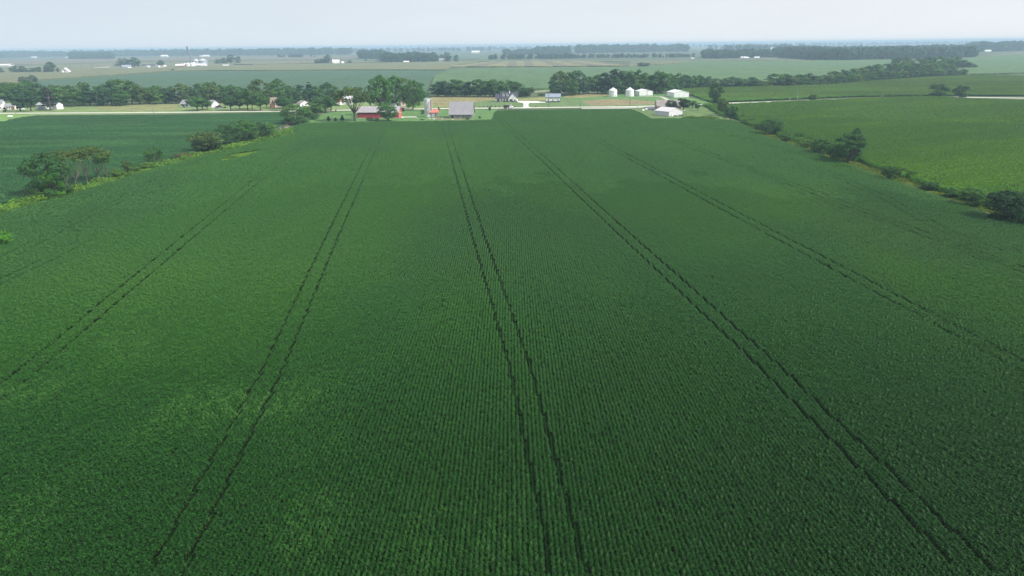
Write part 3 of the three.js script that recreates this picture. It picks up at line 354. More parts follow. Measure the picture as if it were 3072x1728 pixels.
for (const [l, t, x, z, h, w] of [['rounded bush in the hedgerow just left of the lone tree', 'light', -146.03, -287.6, 2.79, 5.87], ['low bush between the sapling and the lone hedgerow tree', 'light', -146.24, -280.45, 2.08, 3.13], ['low bush at the foot of the smallest bare-trunked tree', 'light', -147.55, -267.89, 3.12, 5.74], ['low bush under the big dark tree on its right', 'mid', -147.1, -235.13, 3, 5.52], ['reddish brown bush in the hedgerow between lone tree and olive tree', 'rusty', -142.73, -312.98, 2.58, 6.36], ['green bush below the olive hedgerow tree', 'light', -141.65, -320.74, 2.2, 5.33]])
  tree('bush', l, 'bush', 'bush', t, x, z, h, w);
tree('bush', 'bright green bush alone in the field at the left frame edge', 'bush', 'bush', 'bright', -125.71, -171.28, 3.55, 5.1);
// hedgerow corner by the farm
for (const [l, k, t, x, z, h, w] of [
  ['big round tree at the field corner left of the farmyard', 'near', 'mid', -133.34, -454.93, 12.08, 16.16], ['light green tree right behind the big field corner tree', 'yard', 'light', -134.83, -484.37, 9.2, 9.69], ['green tree in the fence row by the small white house', 'yard', 'mid', -134.14, -507.54, 9.39, 12.44],
  ['rounded green tree in the fence row, left of the forked tree', 'yard', 'mid', -134.56, -535.8, 11.52, 13.6], ['dark tree at the roadside end of the fence row', 'yard', 'dark', -135.06, -555.45, 11.92, 11.57], ['low tree behind the fence row beside the small white house', 'yard', 'dark', -144.63, -562.53, 9.37, 12.22]]) tree('broadleaf_tree', l, 'tree', k, t, x, z, h, w);
for (const [l, x, z, h, w] of [['grey green bush at the foot of the field corner tree', -139.28, -457.53, 3.46, 7.92], ['bush right of the field corner tree trunk', -131.83, -466.88, 3.74, 9.35], ['bush in the fence row halfway to the road', -131.03, -488.43, 3.9, 8.88]]) tree('bush', l, 'bush', 'bush', 'mid', x, z, h, w);
// farmyard trees
for (const [l, k, t, x, z, h, w] of [
  ['tall forked tree with a spreading thin crown left of the red barn', 'forked', 'olive', -100.57, -474.04, 21, 22.42], ['tall ragged tree rising behind the red barn roof', 'irregular', 'mid', -89.06, -512.12, 27.63, 14.87],
  ['big round tree by the roadside right of the red barn', 'near', 'mid', -72.68, -553.32, 20.96, 14.53], ['tall tree on the left of the group behind the red barn', 'oval', 'mid', -91.03, -580.1, 24.66, 15.21], ['tall tree behind the blue-grey roof', 'oval', 'olive', -86.08, -599.17, 22.86, 13.54], ['lower dark tree behind the right farmyard group', 'round', 'mid', -75.09, -611.51, 16.48, 12.7], ['small dark tree between the white house and the red barn', 'yard', 'dark', -109.85, -582.62, 12.72, 6.85]]) tree('broadleaf_tree', l, 'tree', k, t, x, z, h, w);
tree('broadleaf_tree', 'bushy tree with many stems standing before the red barn', 'tree', 'thicket', 'mid', -78.4, -471.61, 10.63, 12.44);
for (const [l, x, z, h, w] of [['leftmost small spruce of three in a row left of the forked tree', -117.31, -473.73, 3.37, 3.23], ['middle small spruce of three in a row left of the forked tree', -112.67, -473.22, 2.42, 2.58], ['rightmost and tallest of three small spruces left of the forked tree', -108.26, -472.74, 3.99, 3.01], ['tiny spruce on the lawn close to the road, left of the red barn', -128.5, -543.27, 2.04, 1.48], ['small spruce right of the red-roofed shed, by the road', -52.86, -545.03, 2.52, 2.22], ['small spruce on the lawn right of the grey barn', -19.86, -480.42, 1.92, 1.75], ['small spruce by the road at the corner of the big field', -14.89, -537.41, 3.43, 2.68]]) tree('spruce_tree', l, 'spruce', 'spruce', 'deep', x, z, h, w);
for (const [l, k, t, x, z, h, w] of [['round bush on the lawn left of the silo', 'bush', 'dark', -61.74, -519.02, 2.75, 3.53], ['dark round bush behind the right end of the red barn', 'bush', 'deep', -78.95, -542.67, 2.63, 2.95], ['grey green bush in front of the grey barn', 'bush', 'mid', -27.51, -474.63, 1.69, 2.59], ['reddish dying shrub before the red barn', 'bush', 'rusty', -90.85, -475.13, 2.11, 4.75], ['second reddish shrub before the red barn, nearer the bushy tree', 'bush', 'rusty', -86.47, -473.57, 1.79, 3.45], ['low dark weeds clump on the yard left of the silo', 'bush', 'dark', -56.99, -475.73, 0.63, 2.6]]) tree('bush', l, 'bush', k, t, x, z, h, w);
// small columnar shrubs along the lawn before the white house
for (const [i, x, z, h, w] of [[0, -23.64, -574.26, 0.88, 0.94], [1, -20.64, -573.86, 0.88, 0.93], [2, -17.64, -573.45, 0.88, 0.93], [3, -14.49, -571.77, 1.23, 0.88], [4, -11.45, -570.73, 1.28, 0.88], [5, -8.42, -570.32, 1.28, 0.88], [6, 3.86, -569.31, 0.98, 0.88], [7, 19.79, -568.43, 1, 0.87]])
  tree('columnar_shrub', i === 6 ? 'small dark columnar shrub just in front of the dump truck' : i === 7 ? 'small dark columnar shrub right of the concrete driveway' : `small dark columnar shrub, ${ordinal[i]} from the left in the row behind the dump truck`, 'shrub', 'column', 'deep', x, z, h, w, 'columnar shrubs along the road');

// ---------------------------------------------------------------- trees: right hedgerow and right farm
for (const [l, k, t, x, z, h, w] of [
  ['round dark tree in the right hedgerow, second clump from the farm', 'near', 'dark', 135.02, -377.55, 8.12, 11.42], ['tall dark tree, the tallest of the right hedgerow', 'near', 'dark', 133.3, -283.3, 11.78, 11.05], ['grey green ragged top tree growing out of the tall hedgerow tree', 'irregular', 'bluish', 137.1, -287.31, 13.35, 6.13],
  ['broad dark tree at the corner of the garage lawn', 'yard', 'dark', 136.26, -452.2, 8.41, 7.83], ['thin tree over the fence row at the right farm', 'yard', 'olive', 140.12, -484.99, 10.47, 7.05], ['tall columnar dark tree standing by the road bend', 'column', 'dark', 156.14, -560.97, 17.23, 9.65],
  ['left dark tree in front of the brick farmhouse', 'yard', 'deep', 112.67, -513.3, 8.13, 7.45], ['right dark tree in front of the brick farmhouse', 'yard', 'deep', 122.61, -520.06, 8.46, 8.96], ['small tree with bare trunk on the lawn right of the garage', 'yard', 'dark', 133.64, -524.12, 4.85, 4.28], ['pale thin tree behind the lawn, right of the brick farmhouse', 'yard', 'olive', 135.7, -546.81, 4.81, 6.44]]) tree('broadleaf_tree', l, 'tree', k, t, x, z, h, w);
for (const [l, t, x, z, h, w] of [['dark wide bush left of the tall right hedgerow tree', 'dark', 132.56, -308.03, 6.18, 9.12], ['green bush between the wide dark bush and the tall tree', 'mid', 132.29, -294.76, 6.21, 6.01], ['light green bush left of the wide dark bush', 'light', 133.64, -326.78, 3.57, 6.03], ['low bush in the right hedgerow right of the round dark tree', 'mid', 132.95, -350.53, 3.81, 6.77], ['dark bush at the cornfield edge, right of the tall hedgerow tree', 'dark', 131.53, -247.08, 4.39, 5.09],
  ['dark low bush in the middle of the corn edge', 'dark', 134.58, -227.6, 2.69, 5.57], ['green bush left of the big dark corner bush', 'mid', 133.24, -203.51, 5.15, 6.94], ['big dark round bush near the right frame edge', 'deep', 130.72, -185.35, 8.04, 9.37], ['small bush in front of the green bush at the right edge', 'light', 133.75, -201.69, 2.33, 2.49], ['low bush along the fence row between farm and hedgerow', 'mid', 137.35, -426.64, 3.05, 5.45], ['bush right of the big dark bush, cut by the frame', 'dark', 132.69, -180.06, 5.6, 5.17], ['low bush left of the round dark hedgerow tree', 'mid', 135.33, -399.1, 3.58, 5.48], ['bush on the corn edge before the green bush', 'mid', 134.2, -215.92, 3.08, 4.69]]) tree('bush', l, 'bush', 'bush', t, x, z, h, w);
for (const [l, x, z, h, w] of [['round grey green shrub tree by the right road, left of two', 357.75, -618.49, 10.76, 15.08], ['smaller round shrub tree by the right road, right of two', 376.13, -615.59, 9.38, 12.79], ['lone dark bush on the road bank beyond the columnar tree', 243.8, -594.06, 5.19, 6.98]]) tree('broadleaf_tree', l, 'tree', 'bush', 'dark', x, z, h, w);
tree('bush', 'isolated dark bush in the corn below the trial plots', 'bush', 'thicket', 'bluish', 270.1, -1512.75, 9.63, 24.23);

// ---------------------------------------------------------------- trees: belts north of the road
belt([['round', 'mid', -437.25, -636.81, 19.09, 17.81], ['round', 'olive', -444.18, -656.01, 19.35, 15.38], ['oval', 'mid', -432.37, -646.95, 19.65, 14.59], ['round', 'dark', -422.13, -641.91, 17.02, 14.48], ['irregular', 'mid', -431.34, -665.63, 20.48, 16.8], ['oval', 'bluish', -409.39, -643.78, 19.56, 15.1], ['round', 'dark', -392.94, -627.31, 15.84, 15.29], ['round', 'mid', -402.09, -653.87, 15.63, 13.56], ['round', 'light', -383.91, -633.1, 17.07, 13.71], ['oval', 'dark', -382.65, -643.74, 17.62, 10.45], ['round', 'mid', -367.48, -627.34, 14.48, 13.02], ['round', 'light', -370.05, -641.99, 18.4, 15.06], ['spruce', 'bluish', -357.95, -629.56, 18.06, 13.07], ['round', 'mid', -360.91, -648.09, 15.49, 12.86], ['oval', 'bluish', -345.69, -627.88, 16.93, 11.33], ['round', 'dark', -343.81, -638.35, 19.67, 14.4], ['round', 'light', -343.33, -653.14, 20.94, 18.26], ['round', 'mid', -330.56, -629.34, 12.89, 15.34], ['round', 'mid', -329.48, -643.68, 19.55, 16.26], ['round', 'olive', -321.69, -642.59, 16.47, 13.91], ['oval', 'mid', -317.43, -649.47, 14.68, 12.3], ['round', 'light', -308.03, -644.38, 15.13, 13.95], ['round', 'dark', -303.62, -651.29, 13.03, 14.1], ['round', 'bluish', -297.35, -650.4, 13.58, 12.32], ['oval', 'olive', -287.34, -648.97, 17.46, 15.22]], 'the belt beyond the left lawn', 'trees of the left woodland belt');
belt([['round', 'dark', -272.84, -650.71, 16.11, 14.08], ['round', 'light', -272.41, -670.36, 16.86, 13.9], ['round', 'olive', -258.54, -648.66, 16.62, 14.63], ['round', 'mid', -255.14, -659.81, 14.33, 13.68], ['irregular', 'mid', -244.83, -654.39, 15.35, 15.93], ['round', 'dark', -236.95, -657.16, 12.57, 14.81], ['round', 'mid', -228.23, -655.88, 12.55, 14.19], ['round', 'olive', -211.1, -627.07, 20.13, 18.11], ['irregular', 'mid', -208.56, -669.02, 19.69, 13.87], ['round', 'mid', -210.25, -653.26, 15.88, 12.96], ['round', 'dark', -196.03, -659.07, 13.46, 16.04], ['round', 'bluish', -182.75, -645.37, 14.3, 15.14], ['spruce', 'deep', -176.09, -652.17, 16.97, 10], ['round', 'mid', -169.68, -651.23, 12.74, 12.33], ['irregular', 'dark', -162.29, -662.1, 16.37, 14.33], ['round', 'mid', -149.63, -633.02, 13.49, 10.85]], 'the tree belt behind the houses', 'trees of the belt behind the houses');
belt([['round', 'dark', -68.99, -704.18, 13.11, 15.21], ['round', 'deep', -60.88, -698.23, 13.91, 14.46], ['round', 'dark', -53.25, -697, 15.68, 15.69], ['round', 'mid', -45, -695.67, 14.46, 14.41], ['round', 'deep', -37.42, -694.45, 13.54, 13.76], ['oval', 'mid', -29.99, -688.71, 16.98, 13.03], ['round', 'dark', -22.96, -692.12, 14.09, 14.34], ['round', 'mid', -14.74, -686.27, 15.74, 16.07], ['round', 'mid', -6.69, -684.98, 14.24, 14.19], ['irregular', 'mid', 1.97, -692.67, 15.29, 14.97], ['round', 'dark', 8.09, -682.61, 12.14, 13.53], ['round', 'deep', 13.6, -681.73, 7.41, 10.44], ['yard', 'olive', 18.99, -699.19, 7.89, 8.18]], 'the dark grove behind the white house', 'trees of the grove behind the white house');
belt([['round', 'mid', 42.86, -719.45, 16.78, 10.36], ['irregular', 'olive', 48.94, -718.42, 21.97, 14.87], ['round', 'dark', 43.59, -699.86, 12.13, 10.71], ['round', 'mid', 57.94, -721.91, 19.61, 13.64], ['round', 'bluish', 65.87, -705.73, 21.6, 17.15], ['round', 'mid', 58.13, -692.76, 14.69, 11.23], ['oval', 'mid', 75.3, -713.94, 17.26, 13.49], ['round', 'mid', 84.69, -717.33, 17.34, 13.56], ['round', 'deep', 91.97, -711.11, 19.02, 17.28], ['round', 'deep', 100.46, -714.63, 22.16, 18.65], ['round', 'mid', 104.47, -708.98, 13.49, 14.04], ['round', 'dark', 107.99, -713.34, 21.21, 16.05], ['round', 'mid', 114.86, -712.17, 19.96, 15.38], ['round', 'dark', 121.91, -715.97, 20.98, 14.82], ['round', 'light', 125.98, -715.27, 15.45, 15.45], ['round', 'mid', 130.92, -719.49, 18.92, 13.6], ['round', 'bluish', 136.25, -718.57, 16.44, 14.23], ['round', 'dark', 140, -712.86, 19.67, 14.76], ['irregular', 'mid', 145.22, -706.97, 20.42, 19.09], ['round', 'mid', 154.03, -715.48, 17.6, 14.17]], 'the wood behind the white bins', 'trees of the wood behind the bins');
{
  const front = [166.43, -739.55, 16.9, 13.3, 0, 177.14, -754.25, 15.28, 14.92, 1, 187.58, -763.79, 14.16, 15.1, 0, 196.2, -768.03, 14.56, 14.49, 2, 205.57, -772.2, 11.99, 13.88, 1, 215.71, -776.28, 10.05, 14.65, 3, 224.97, -774.51, 10.03, 14.61, 1, 234.96, -784.83, 11.84, 18.33, 2, 242.5, -777.22, 10.4, 18.16, 0, 253.56, -781.23, 11.12, 16.84, 2, 260.81, -779.82, 8.42, 14.01, 0, 269.36, -778.17, 7.4, 11.19, 4, 281.31, -788.32, 14.93, 19.12, 0, 290.73, -792.84, 13.65, 17.09, 1, 296.49, -785.34, 12.18, 16.93, 3, 307.27, -789.55, 12.92, 17.02, 0, 317.51, -793.95, 13.33, 17.83, 1, 328.53, -798.26, 11.35, 16.49, 0, 339.66, -802.62, 11.75, 17.3, 3, 353.58, -813.27, 15.03, 19.71, 0, 366.51, -824.49, 11.35, 13.32, 1, 380.48, -835.87, 10.79, 15, 0, 394.15, -847.71, 10.93, 14.45, 4, 408.9, -859.73, 11.08, 15.42, 1, 423.36, -872.25, 11.24, 14.86, 0, 438.24, -885.14, 11.4, 16.66, 2, 454.28, -898.23, 10.79, 16.1, 1, 470.06, -911.89, 10.17, 17.16, 0, 487.8, -925.6, 10.32, 16.58, 3, 500.93, -931.61, 12.37, 18.35, 1, 524.14, -954.47, 10.63, 18.8, 0, 537.92, -960.86, 11.11, 18.06, 2, 558.43, -975.87, 10.44, 20.09, 0, 575.79, -981.74, 9.25, 19.33, 1, 588.78, -988.9, 8.89, 15.93, 2, 610.69, -1004.8, 9.03, 11.68, 2];
  const back = [390.98, -871.55, 13.84, 14.85, 1, 410.21, -891.56, 14.52, 16.78, 0, 430.32, -912.5, 15.24, 16.35, 3, 449.88, -934.8, 16.79, 17.58, 1, 471.93, -957.81, 17.6, 19.72, 0, 495.08, -981.96, 16.78, 19.33, 1, 514.57, -997.84, 17.04, 19.64, 4, 534.7, -1014.23, 19.03, 19.96, 0, 555.49, -1031.17, 17.59, 21.21, 1, 578.6, -1048.21, 15.21, 20.61, 0, 589.14, -1045.25, 18.71, 22.43, 4, 612.3, -1063, 17.22, 20.9, 0, 642.73, -1092.48, 13.51, 19.52, 3, 608.11, -1173.59, 20.94, 23.04, 2, 635.4, -1195.64, 19.31, 21.34, 3, 634.96, -1165.1, 18.82, 22.88, 0, 664.79, -1186.1, 21.16, 23.29, 1, 692.08, -1209.07, 22.58, 24.81, 4, 720.88, -1232.78, 18.84, 24.19, 0, 749.9, -1257.75, 19.22, 24.68, 2, 761.01, -1253.84, 13.86, 21.25, 2, 771.14, -1250.27, 8.51, 16.73, 2];
  const T = ['mid', 'bluish', 'dark', 'olive', 'light'], run = (a, where, group) => belt(Array.from({ length: a.length / 5 }, (_, i) => [['round', 'round', 'oval', 'round', 'irregular'][(i * 7 + 3) % 5], T[a[i * 5 + 4]], ...a.slice(i * 5, i * 5 + 4)]), where, group);
  run(front, 'front row of the right tree line', 'trees of the long right tree line'); run(back, 'back row of the right tree line', 'trees of the long right tree line');
}
// trees round the houses
for (const [l, k, t, x, z, h, w] of [
  ['left one of three round trees before the long white house', 'yard', 'mid', -241.2, -568.91, 10.47, 13.9], ['middle one of three round trees before the long white house', 'yard', 'mid', -239.96, -574.74, 9.57, 10.92], ['small right one of three trees before the long white house', 'yard', 'mid', -238.42, -580.66, 7.38, 7.35],
  ['round dark tree alone on the lawn right of the dark pickup', 'yard', 'dark', -215.61, -568.63, 11.95, 11.32], ['narrow tree right of the lone round lawn tree', 'yard', 'dark', -212.88, -580.44, 7.38, 7.87], ['broad green tree, left of the group before the brick house', 'yard', 'mid', -200.82, -563.79, 15.76, 12.25], ['green tree in the middle of the group before the brick house', 'yard', 'olive', -202.44, -579.09, 14.41, 10.47], ['round tree on the right of the group before the brick house', 'yard', 'mid', -190.43, -562.47, 13.53, 11.2],
  ['narrow dark tree close to the left wall of the brick house', 'yard', 'dark', -193.56, -587.35, 9.25, 5.84], ['big green tree right of the brick house', 'yard', 'mid', -176.43, -578.8, 14.9, 13.61], ['lower green tree in front of the big tree by the brick house', 'yard', 'dark', -172.44, -560.19, 11.29, 10.65], ['green tree behind the small white house', 'round', 'mid', -184.26, -634.26, 10.5, 11.45]]) tree('broadleaf_tree', l, 'tree', k, t, x, z, h, w);
for (const [l, t, x, z, h, w] of [['dark spruce beside the left white ranch house', 'bluish', -385.81, -581.18, 16.74, 11.04], ['dark spruce left of the grey shed by the road', 'bluish', -376.96, -580.07, 18.21, 10.49], ['dark purplish spruce between the two sheds', 'plum', -366.17, -587.81, 17.68, 13.29]]) tree('spruce_tree', l, 'spruce', 'spruce', t, x, z, h, w);
tree('bush', 'dark round bush before the white ranch house', 'bush', 'bush', 'plum', -394.96, -576.38, 3.3, 3.39);
tree('bush', 'small bush at the door of the long white house', 'bush', 'bush', 'deep', -265.9, -601.81, 1.32, 1.63);
tree('bush', 'dark bush beside the parked dark pickup', 'bush', 'bush', 'deep', -228.77, -592, 1.17, 2.41);
tree('broadleaf_tree', 'left one of two dark trees rising beyond the left belt', 'tree', 'round', 'bluish', -707.63, -1087.04, 9.32, 12.14);
tree('broadleaf_tree', 'right one of two dark trees rising beyond the left belt', 'tree', 'round', 'bluish', -700.05, -1095.05, 10.79, 13.7);
tree('bush', 'green bush on the field edge right of the grove, left one', 'bush', 'bush', 'mid', 29.94, -697.4, 2.13, 6.91); tree('bush', 'green bush on the field edge right of the grove, right one', 'bush', 'bush', 'mid', 36.9, -710.58, 2.16, 4.48);

// ---------------------------------------------------------------- far trees that stand out one by one
for (const [l, k, t, x, z, h, w] of [
  ['tall oval tree left of the white-roofed far barn', 'round', 'bluish', -960.39, -1569.3, 22.64, 21.64], ['small tree just left of the tall oval far tree', 'round', 'bluish', -974.05, -1573.36, 10.04, 7.7], ['small dark tree touching the white-roofed far barn', 'oval', 'deep', -941.72, -1563.75, 11.31, 5.56], ['first tree from the left in the row by the far barn', 'round', 'bluish', -1074.37, -1584.15, 10.78, 12.68], ['second tree from the left in the row by the far barn', 'round', 'bluish', -1053.96, -1597.13, 14.93, 20.6], ['third tree from the left in the row by the far barn', 'round', 'bluish', -1031.14, -1590.34, 14.19, 15.56], ['fourth tree from the left in the row by the far barn', 'round', 'bluish', -1011.97, -1584.64, 10.11, 16.92], ['fifth tree from the left in the row by the far barn', 'irregular', 'bluish', -1007.66, -1602.63, 12.26, 15.68],
  ['low dark tree left of the far farmhouse', 'round', 'bluish', -1110.42, -2123, 7.2, 9.42], ['left tree of the group behind the far farmhouse', 'irregular', 'bluish', -1096.28, -2118, 21.48, 15.98], ['second tree of the group behind the far farmhouse', 'round', 'bluish', -1076.36, -2110, 21.4, 18.73], ['broadest tree of the group behind the far farmhouse', 'round', 'bluish', -1008.28, -2020, 23.9, 30.48], ['lone round tree right of the far farmhouse', 'yard', 'bluish', -922.5, -1987.44, 17.66, 16.76], ['tiny dark tree below the grain elevator', 'round', 'bluish', -715, -1592.04, 5.42, 7.08],
  ['left tree of the far clump right of the grain bins', 'round', 'bluish', -904.22, -2337, 12.84, 22.8], ['second tree of the far clump right of the grain bins', 'round', 'bluish', -901.14, -2379, 16.07, 25.31], ['tallest tree of the far clump right of the grain bins', 'oval', 'bluish', -875.83, -2367, 27.94, 23.09], ['last tree of the far clump right of the grain bins', 'oval', 'bluish', -848.26, -2355, 21.85, 16.7],
  ['left low tree beside the far white farm', 'round', 'bluish', -556.1, -2182, 12.91, 19.36], ['middle tree beside the far white farm', 'round', 'bluish', -543.05, -2176, 14.71, 17.38], ['tall tree beside the far white farm', 'round', 'bluish', -524.67, -2168, 23.78, 25], ['small tree right of the far white farm', 'round', 'bluish', -462.66, -2179, 8.29, 12.57], ['small lone bush in the far field right of the white farm', 'round', 'bluish', -479.73, -2509, 6.36, 7.78], ['tall leaning tree right of the long far barn', 'irregular', 'bluish', -186.01, -2261, 27.62, 26.07], ['pointed tree right of the long far barn', 'oval', 'bluish', -155.77, -2201, 20.43, 14.65], ['low round tree behind the long far barn', 'round', 'bluish', -213.84, -2370, 18.99, 27.32]]) tree('broadleaf_tree', l, 'tree', k, t, x, z, h, w);

// ---------------------------------------------------------------- woods read as one mass
const farTree = (() => { const o = { seed: 7, h: 18, w: 15, base: 0.02, clumps: 26, per: 16, leaf: 2.3 }; return crownOf(o).geo; })(), farTree2 = crownOf({ seed: 8, h: 20, w: 12, base: 0.02, clumps: 24, per: 16, leaf: 2.2, shape: 'oval' }).geo;
function wood(label, spots, tone, seed) {
  const g = new THREE.Group(); g.name = numbered('wood'); tag(g, label, 'wood', null, 'stuff'); scene.add(g);
  const r = rng(seed), m4 = new THREE.Matrix4(), q = new THREE.Quaternion(), col = new THREE.Color();
  [farTree, farTree2].forEach((geo, k) => { const list = spots.filter((_, i) => i % 3 === 2 ? k : !k); if (!list.length) return; const im = new THREE.InstancedMesh(geo, G[tone], list.length); im.name = 'crown'; im.userData.kind = 'stuff'; im.castShadow = im.receiveShadow = true; list.forEach(([x, z, h, w], i) => { q.setFromAxisAngle(V(0, 1, 0), r() * 6.283); m4.compose(V(x, 0, z), q, V((w ?? h * 0.85) / 15, h / 18, (w ?? h * 0.85) / 15)); im.setMatrixAt(i, m4); const t = 0.72 + 0.5 * r(), y = r(); im.setColorAt(i, col.setRGB(t * (0.9 + 0.3 * y), t, t * (1.1 - 0.3 * y))); }); g.add(im); });
}
// rows of trees between two points, `deep` metres of wood behind the edge
function edge(a, b, deep, gap, h, seed, thin = 0) { const r = rng(seed), out = [], l = Math.hypot(b[0] - a[0], b[1] - a[1]); for (let s = 0; s < l; s += gap) for (let d = 0; d <= deep; d += gap * 1.1) { if (r() < thin) continue; const j = gap * 0.9, t = clamp((s + (r() - 0.5) * j) / l, 0, 1), x = a[0] + (b[0] - a[0]) * t, z = a[1] + (b[1] - a[1]) * t, k = 1 + Math.max(0, d + (r() - 0.3) * j) / Math.hypot(x, z); out.push([x * k, z * k, h * (0.55 + 0.6 * r())]); } return out; }
const chain = (pts, ...rest) => pts.slice(1).flatMap((b, i) => edge(pts[i], b, rest[0], rest[1], rest[2], rest[3] + i, rest[4]));
wood('big blue-green wood on the right below the horizon', chain([[827.46, -2314], [812.32, -2101], [778.84, -1893.1], [815.83, -1834.04], [898.07, -1869.85], [983.56, -1907.06], [1111.81, -1969.69], [1255.13, -2032]], 1500, 25, 27, 901), 'bluish', 1);
wood('square dark wood left of the big right wood', chain([[586.43, -2262], [618.3, -2243], [698.5, -2278]], 260, 17, 25, 911), 'bluish', 2);
wood('line of trees joining the square wood to the big right wood', chain([[713.51, -2327], [781.13, -2344], [845.53, -2364]], 200, 18, 25, 921, 0.15), 'bluish', 3);
wood('long tree line across the middle behind the trial plots', chain([[-73.87, -2508], [35, -2503], [124.1, -2510], [216.22, -2547]], 22, 10, 17, 931, 0.35), 'bluish', 4);
wood('lower tree line behind the trial plots on the right', chain([[218.8, -2577], [363.56, -2551], [505.42, -2526], [615.92, -2520]], 22, 10, 14, 941, 0.25), 'bluish', 5);
wood('wood block behind the middle tree line', chain([[130.21, -3517], [204.71, -3514], [289.23, -3502]], 700, 30, 36, 951), 'bluish', 6);
wood('second wood block behind the middle tree line, further left', chain([[-20.77, -3525], [33.94, -3538], [112.02, -3532]], 400, 30, 27, 956), 'bluish', 16);
wood('pale wood beyond the lower tree line', chain([[358.15, -3918], [583.4, -4101], [776.71, -4069], [953.05, -4053]], 900, 40, 40, 961), 'bluish', 7);
wood('dark wood behind the far white farm', chain([[-591.94, -3008], [-538.08, -2976], [-497.94, -2988]], 300, 20, 31, 971), 'bluish', 8);
wood('wide wood right of the far white farm', chain([[-405.95, -2419], [-364.17, -2259], [-300.84, -2272], [-220.77, -2278]], 520, 18, 24, 981, 0.1), 'bluish', 9);
wood('dark clump on the left horizon', chain([[-2255, -3880], [-2150, -3864], [-2011, -3827]], 500, 26, 32, 991), 'bluish', 10);
wood('long blue wood on the left horizon', chain([[-3468, -4539], [-3247, -4685], [-3390, -5227], [-2817, -5192], [-2282, -5023]], 700, 50, 40, 1001), 'bluish', 11);
wood('long blue wood on the horizon behind the grain bins', chain([[-2282, -5023], [-1683.53, -4713], [-1178.31, -4532], [-945.02, -4566]], 700, 50, 40, 1011), 'bluish', 12);
wood('scattered small trees in the far field behind the white farm', chain([[-1116.67, -3641], [-1078.11, -3625]], 20, 16, 16, 1021).concat(chain([[-1063.72, -3625], [-1045.34, -3622], [-1026.63, -3590], [-957.3, -3488]], 20, 16, 15, 1023), chain([[-922.42, -3502], [-885.16, -3477]], 10, 28, 13, 1025)), 'bluish', 13);
wood('wood at the far right edge below the horizon', chain([[1890.81, -3008], [1983.61, -3044], [2271, -3265]], 600, 28, 36, 1031, 0.1).concat(chain([[2057, -3388], [2240, -3537]], 200, 30, 36, 1033)), 'bluish', 14);
wood('faint tree lines along the whole horizon', [[[[-8487, -11134], [-5932, -10949], [-3668, -10040], [-1828.8, -9682], [-111.21, -8964]], 41], [[[-1263.25, -6110], [-778.44, -6117], [-129.13, -6069]], 42], [[[-160.32, -7545], [1369.45, -8344], [2156, -8541], [3692, -8609], [6506, -8818]], 43], [[[1340.05, -5040], [1569.72, -4991], [1854.17, -5234], [2063, -5237]], 44], [[[438, -5772], [689.28, -5741]], 45], [[[2990, -4932], [3542, -5194], [4163, -5319]], 46], [[[1039.35, -3605], [1279.57, -3849], [1467.19, -3805]], 47]].flatMap(([p, s]) => chain(p, 200, 55, 34, 1100 + s * 10, 0.15)), 'bluish', 15);

// ---------------------------------------------------------------- buildings
const boards = noiseTex(256, (x, y) => { const k = Math.floor(x * 32), e = (x * 32) % 1, t = 0.78 + 0.22 * hash2(k, 3) + 0.18 * (wnoise(x * 64, y * 4, 64) - 0.5), v = t * (e < 0.08 ? 0.72 : 1); return [v, v, v]; });
const siding = noiseTex(256, (x, y) => { const e = (y * 32) % 1, v = (0.95 + 0.06 * (wfbm(x, y, 8) - 0.5)) * (e < 0.12 ? 0.86 : 1); return [v, v, v]; });
const ribs = noiseTex(256, (x, y) => { const e = (x * 24) % 1, v = (0.93 + 0.14 * (wfbm(x, y, 6) - 0.5)) * (e < 0.12 ? 0.84 : 1); return [v, v, v]; });
const shingleT = noiseTex(256, (x, y) => { const row = Math.floor(y * 40), e = (y * 40) % 1, k = Math.floor(x * 24 + (row % 2) * 0.5), v = 0.78 + 0.22 * hash2(k, row) + 0.25 * (wfbm(x, y, 5) - 0.5) - (e < 0.15 ? 0.12 : 0); return [v, v, v]; });
const brickT = noiseTex(256, (x, y) => { const row = Math.floor(y * 32), e = (y * 32) % 1, u = x * 16 + (row % 2) * 0.5, m = e < 0.14 || u % 1 < 0.07, v = m ? 1.05 : 0.72 + 0.3 * hash2(Math.floor(u), row); return [v, v * (m ? 1 : 0.95), v]; });
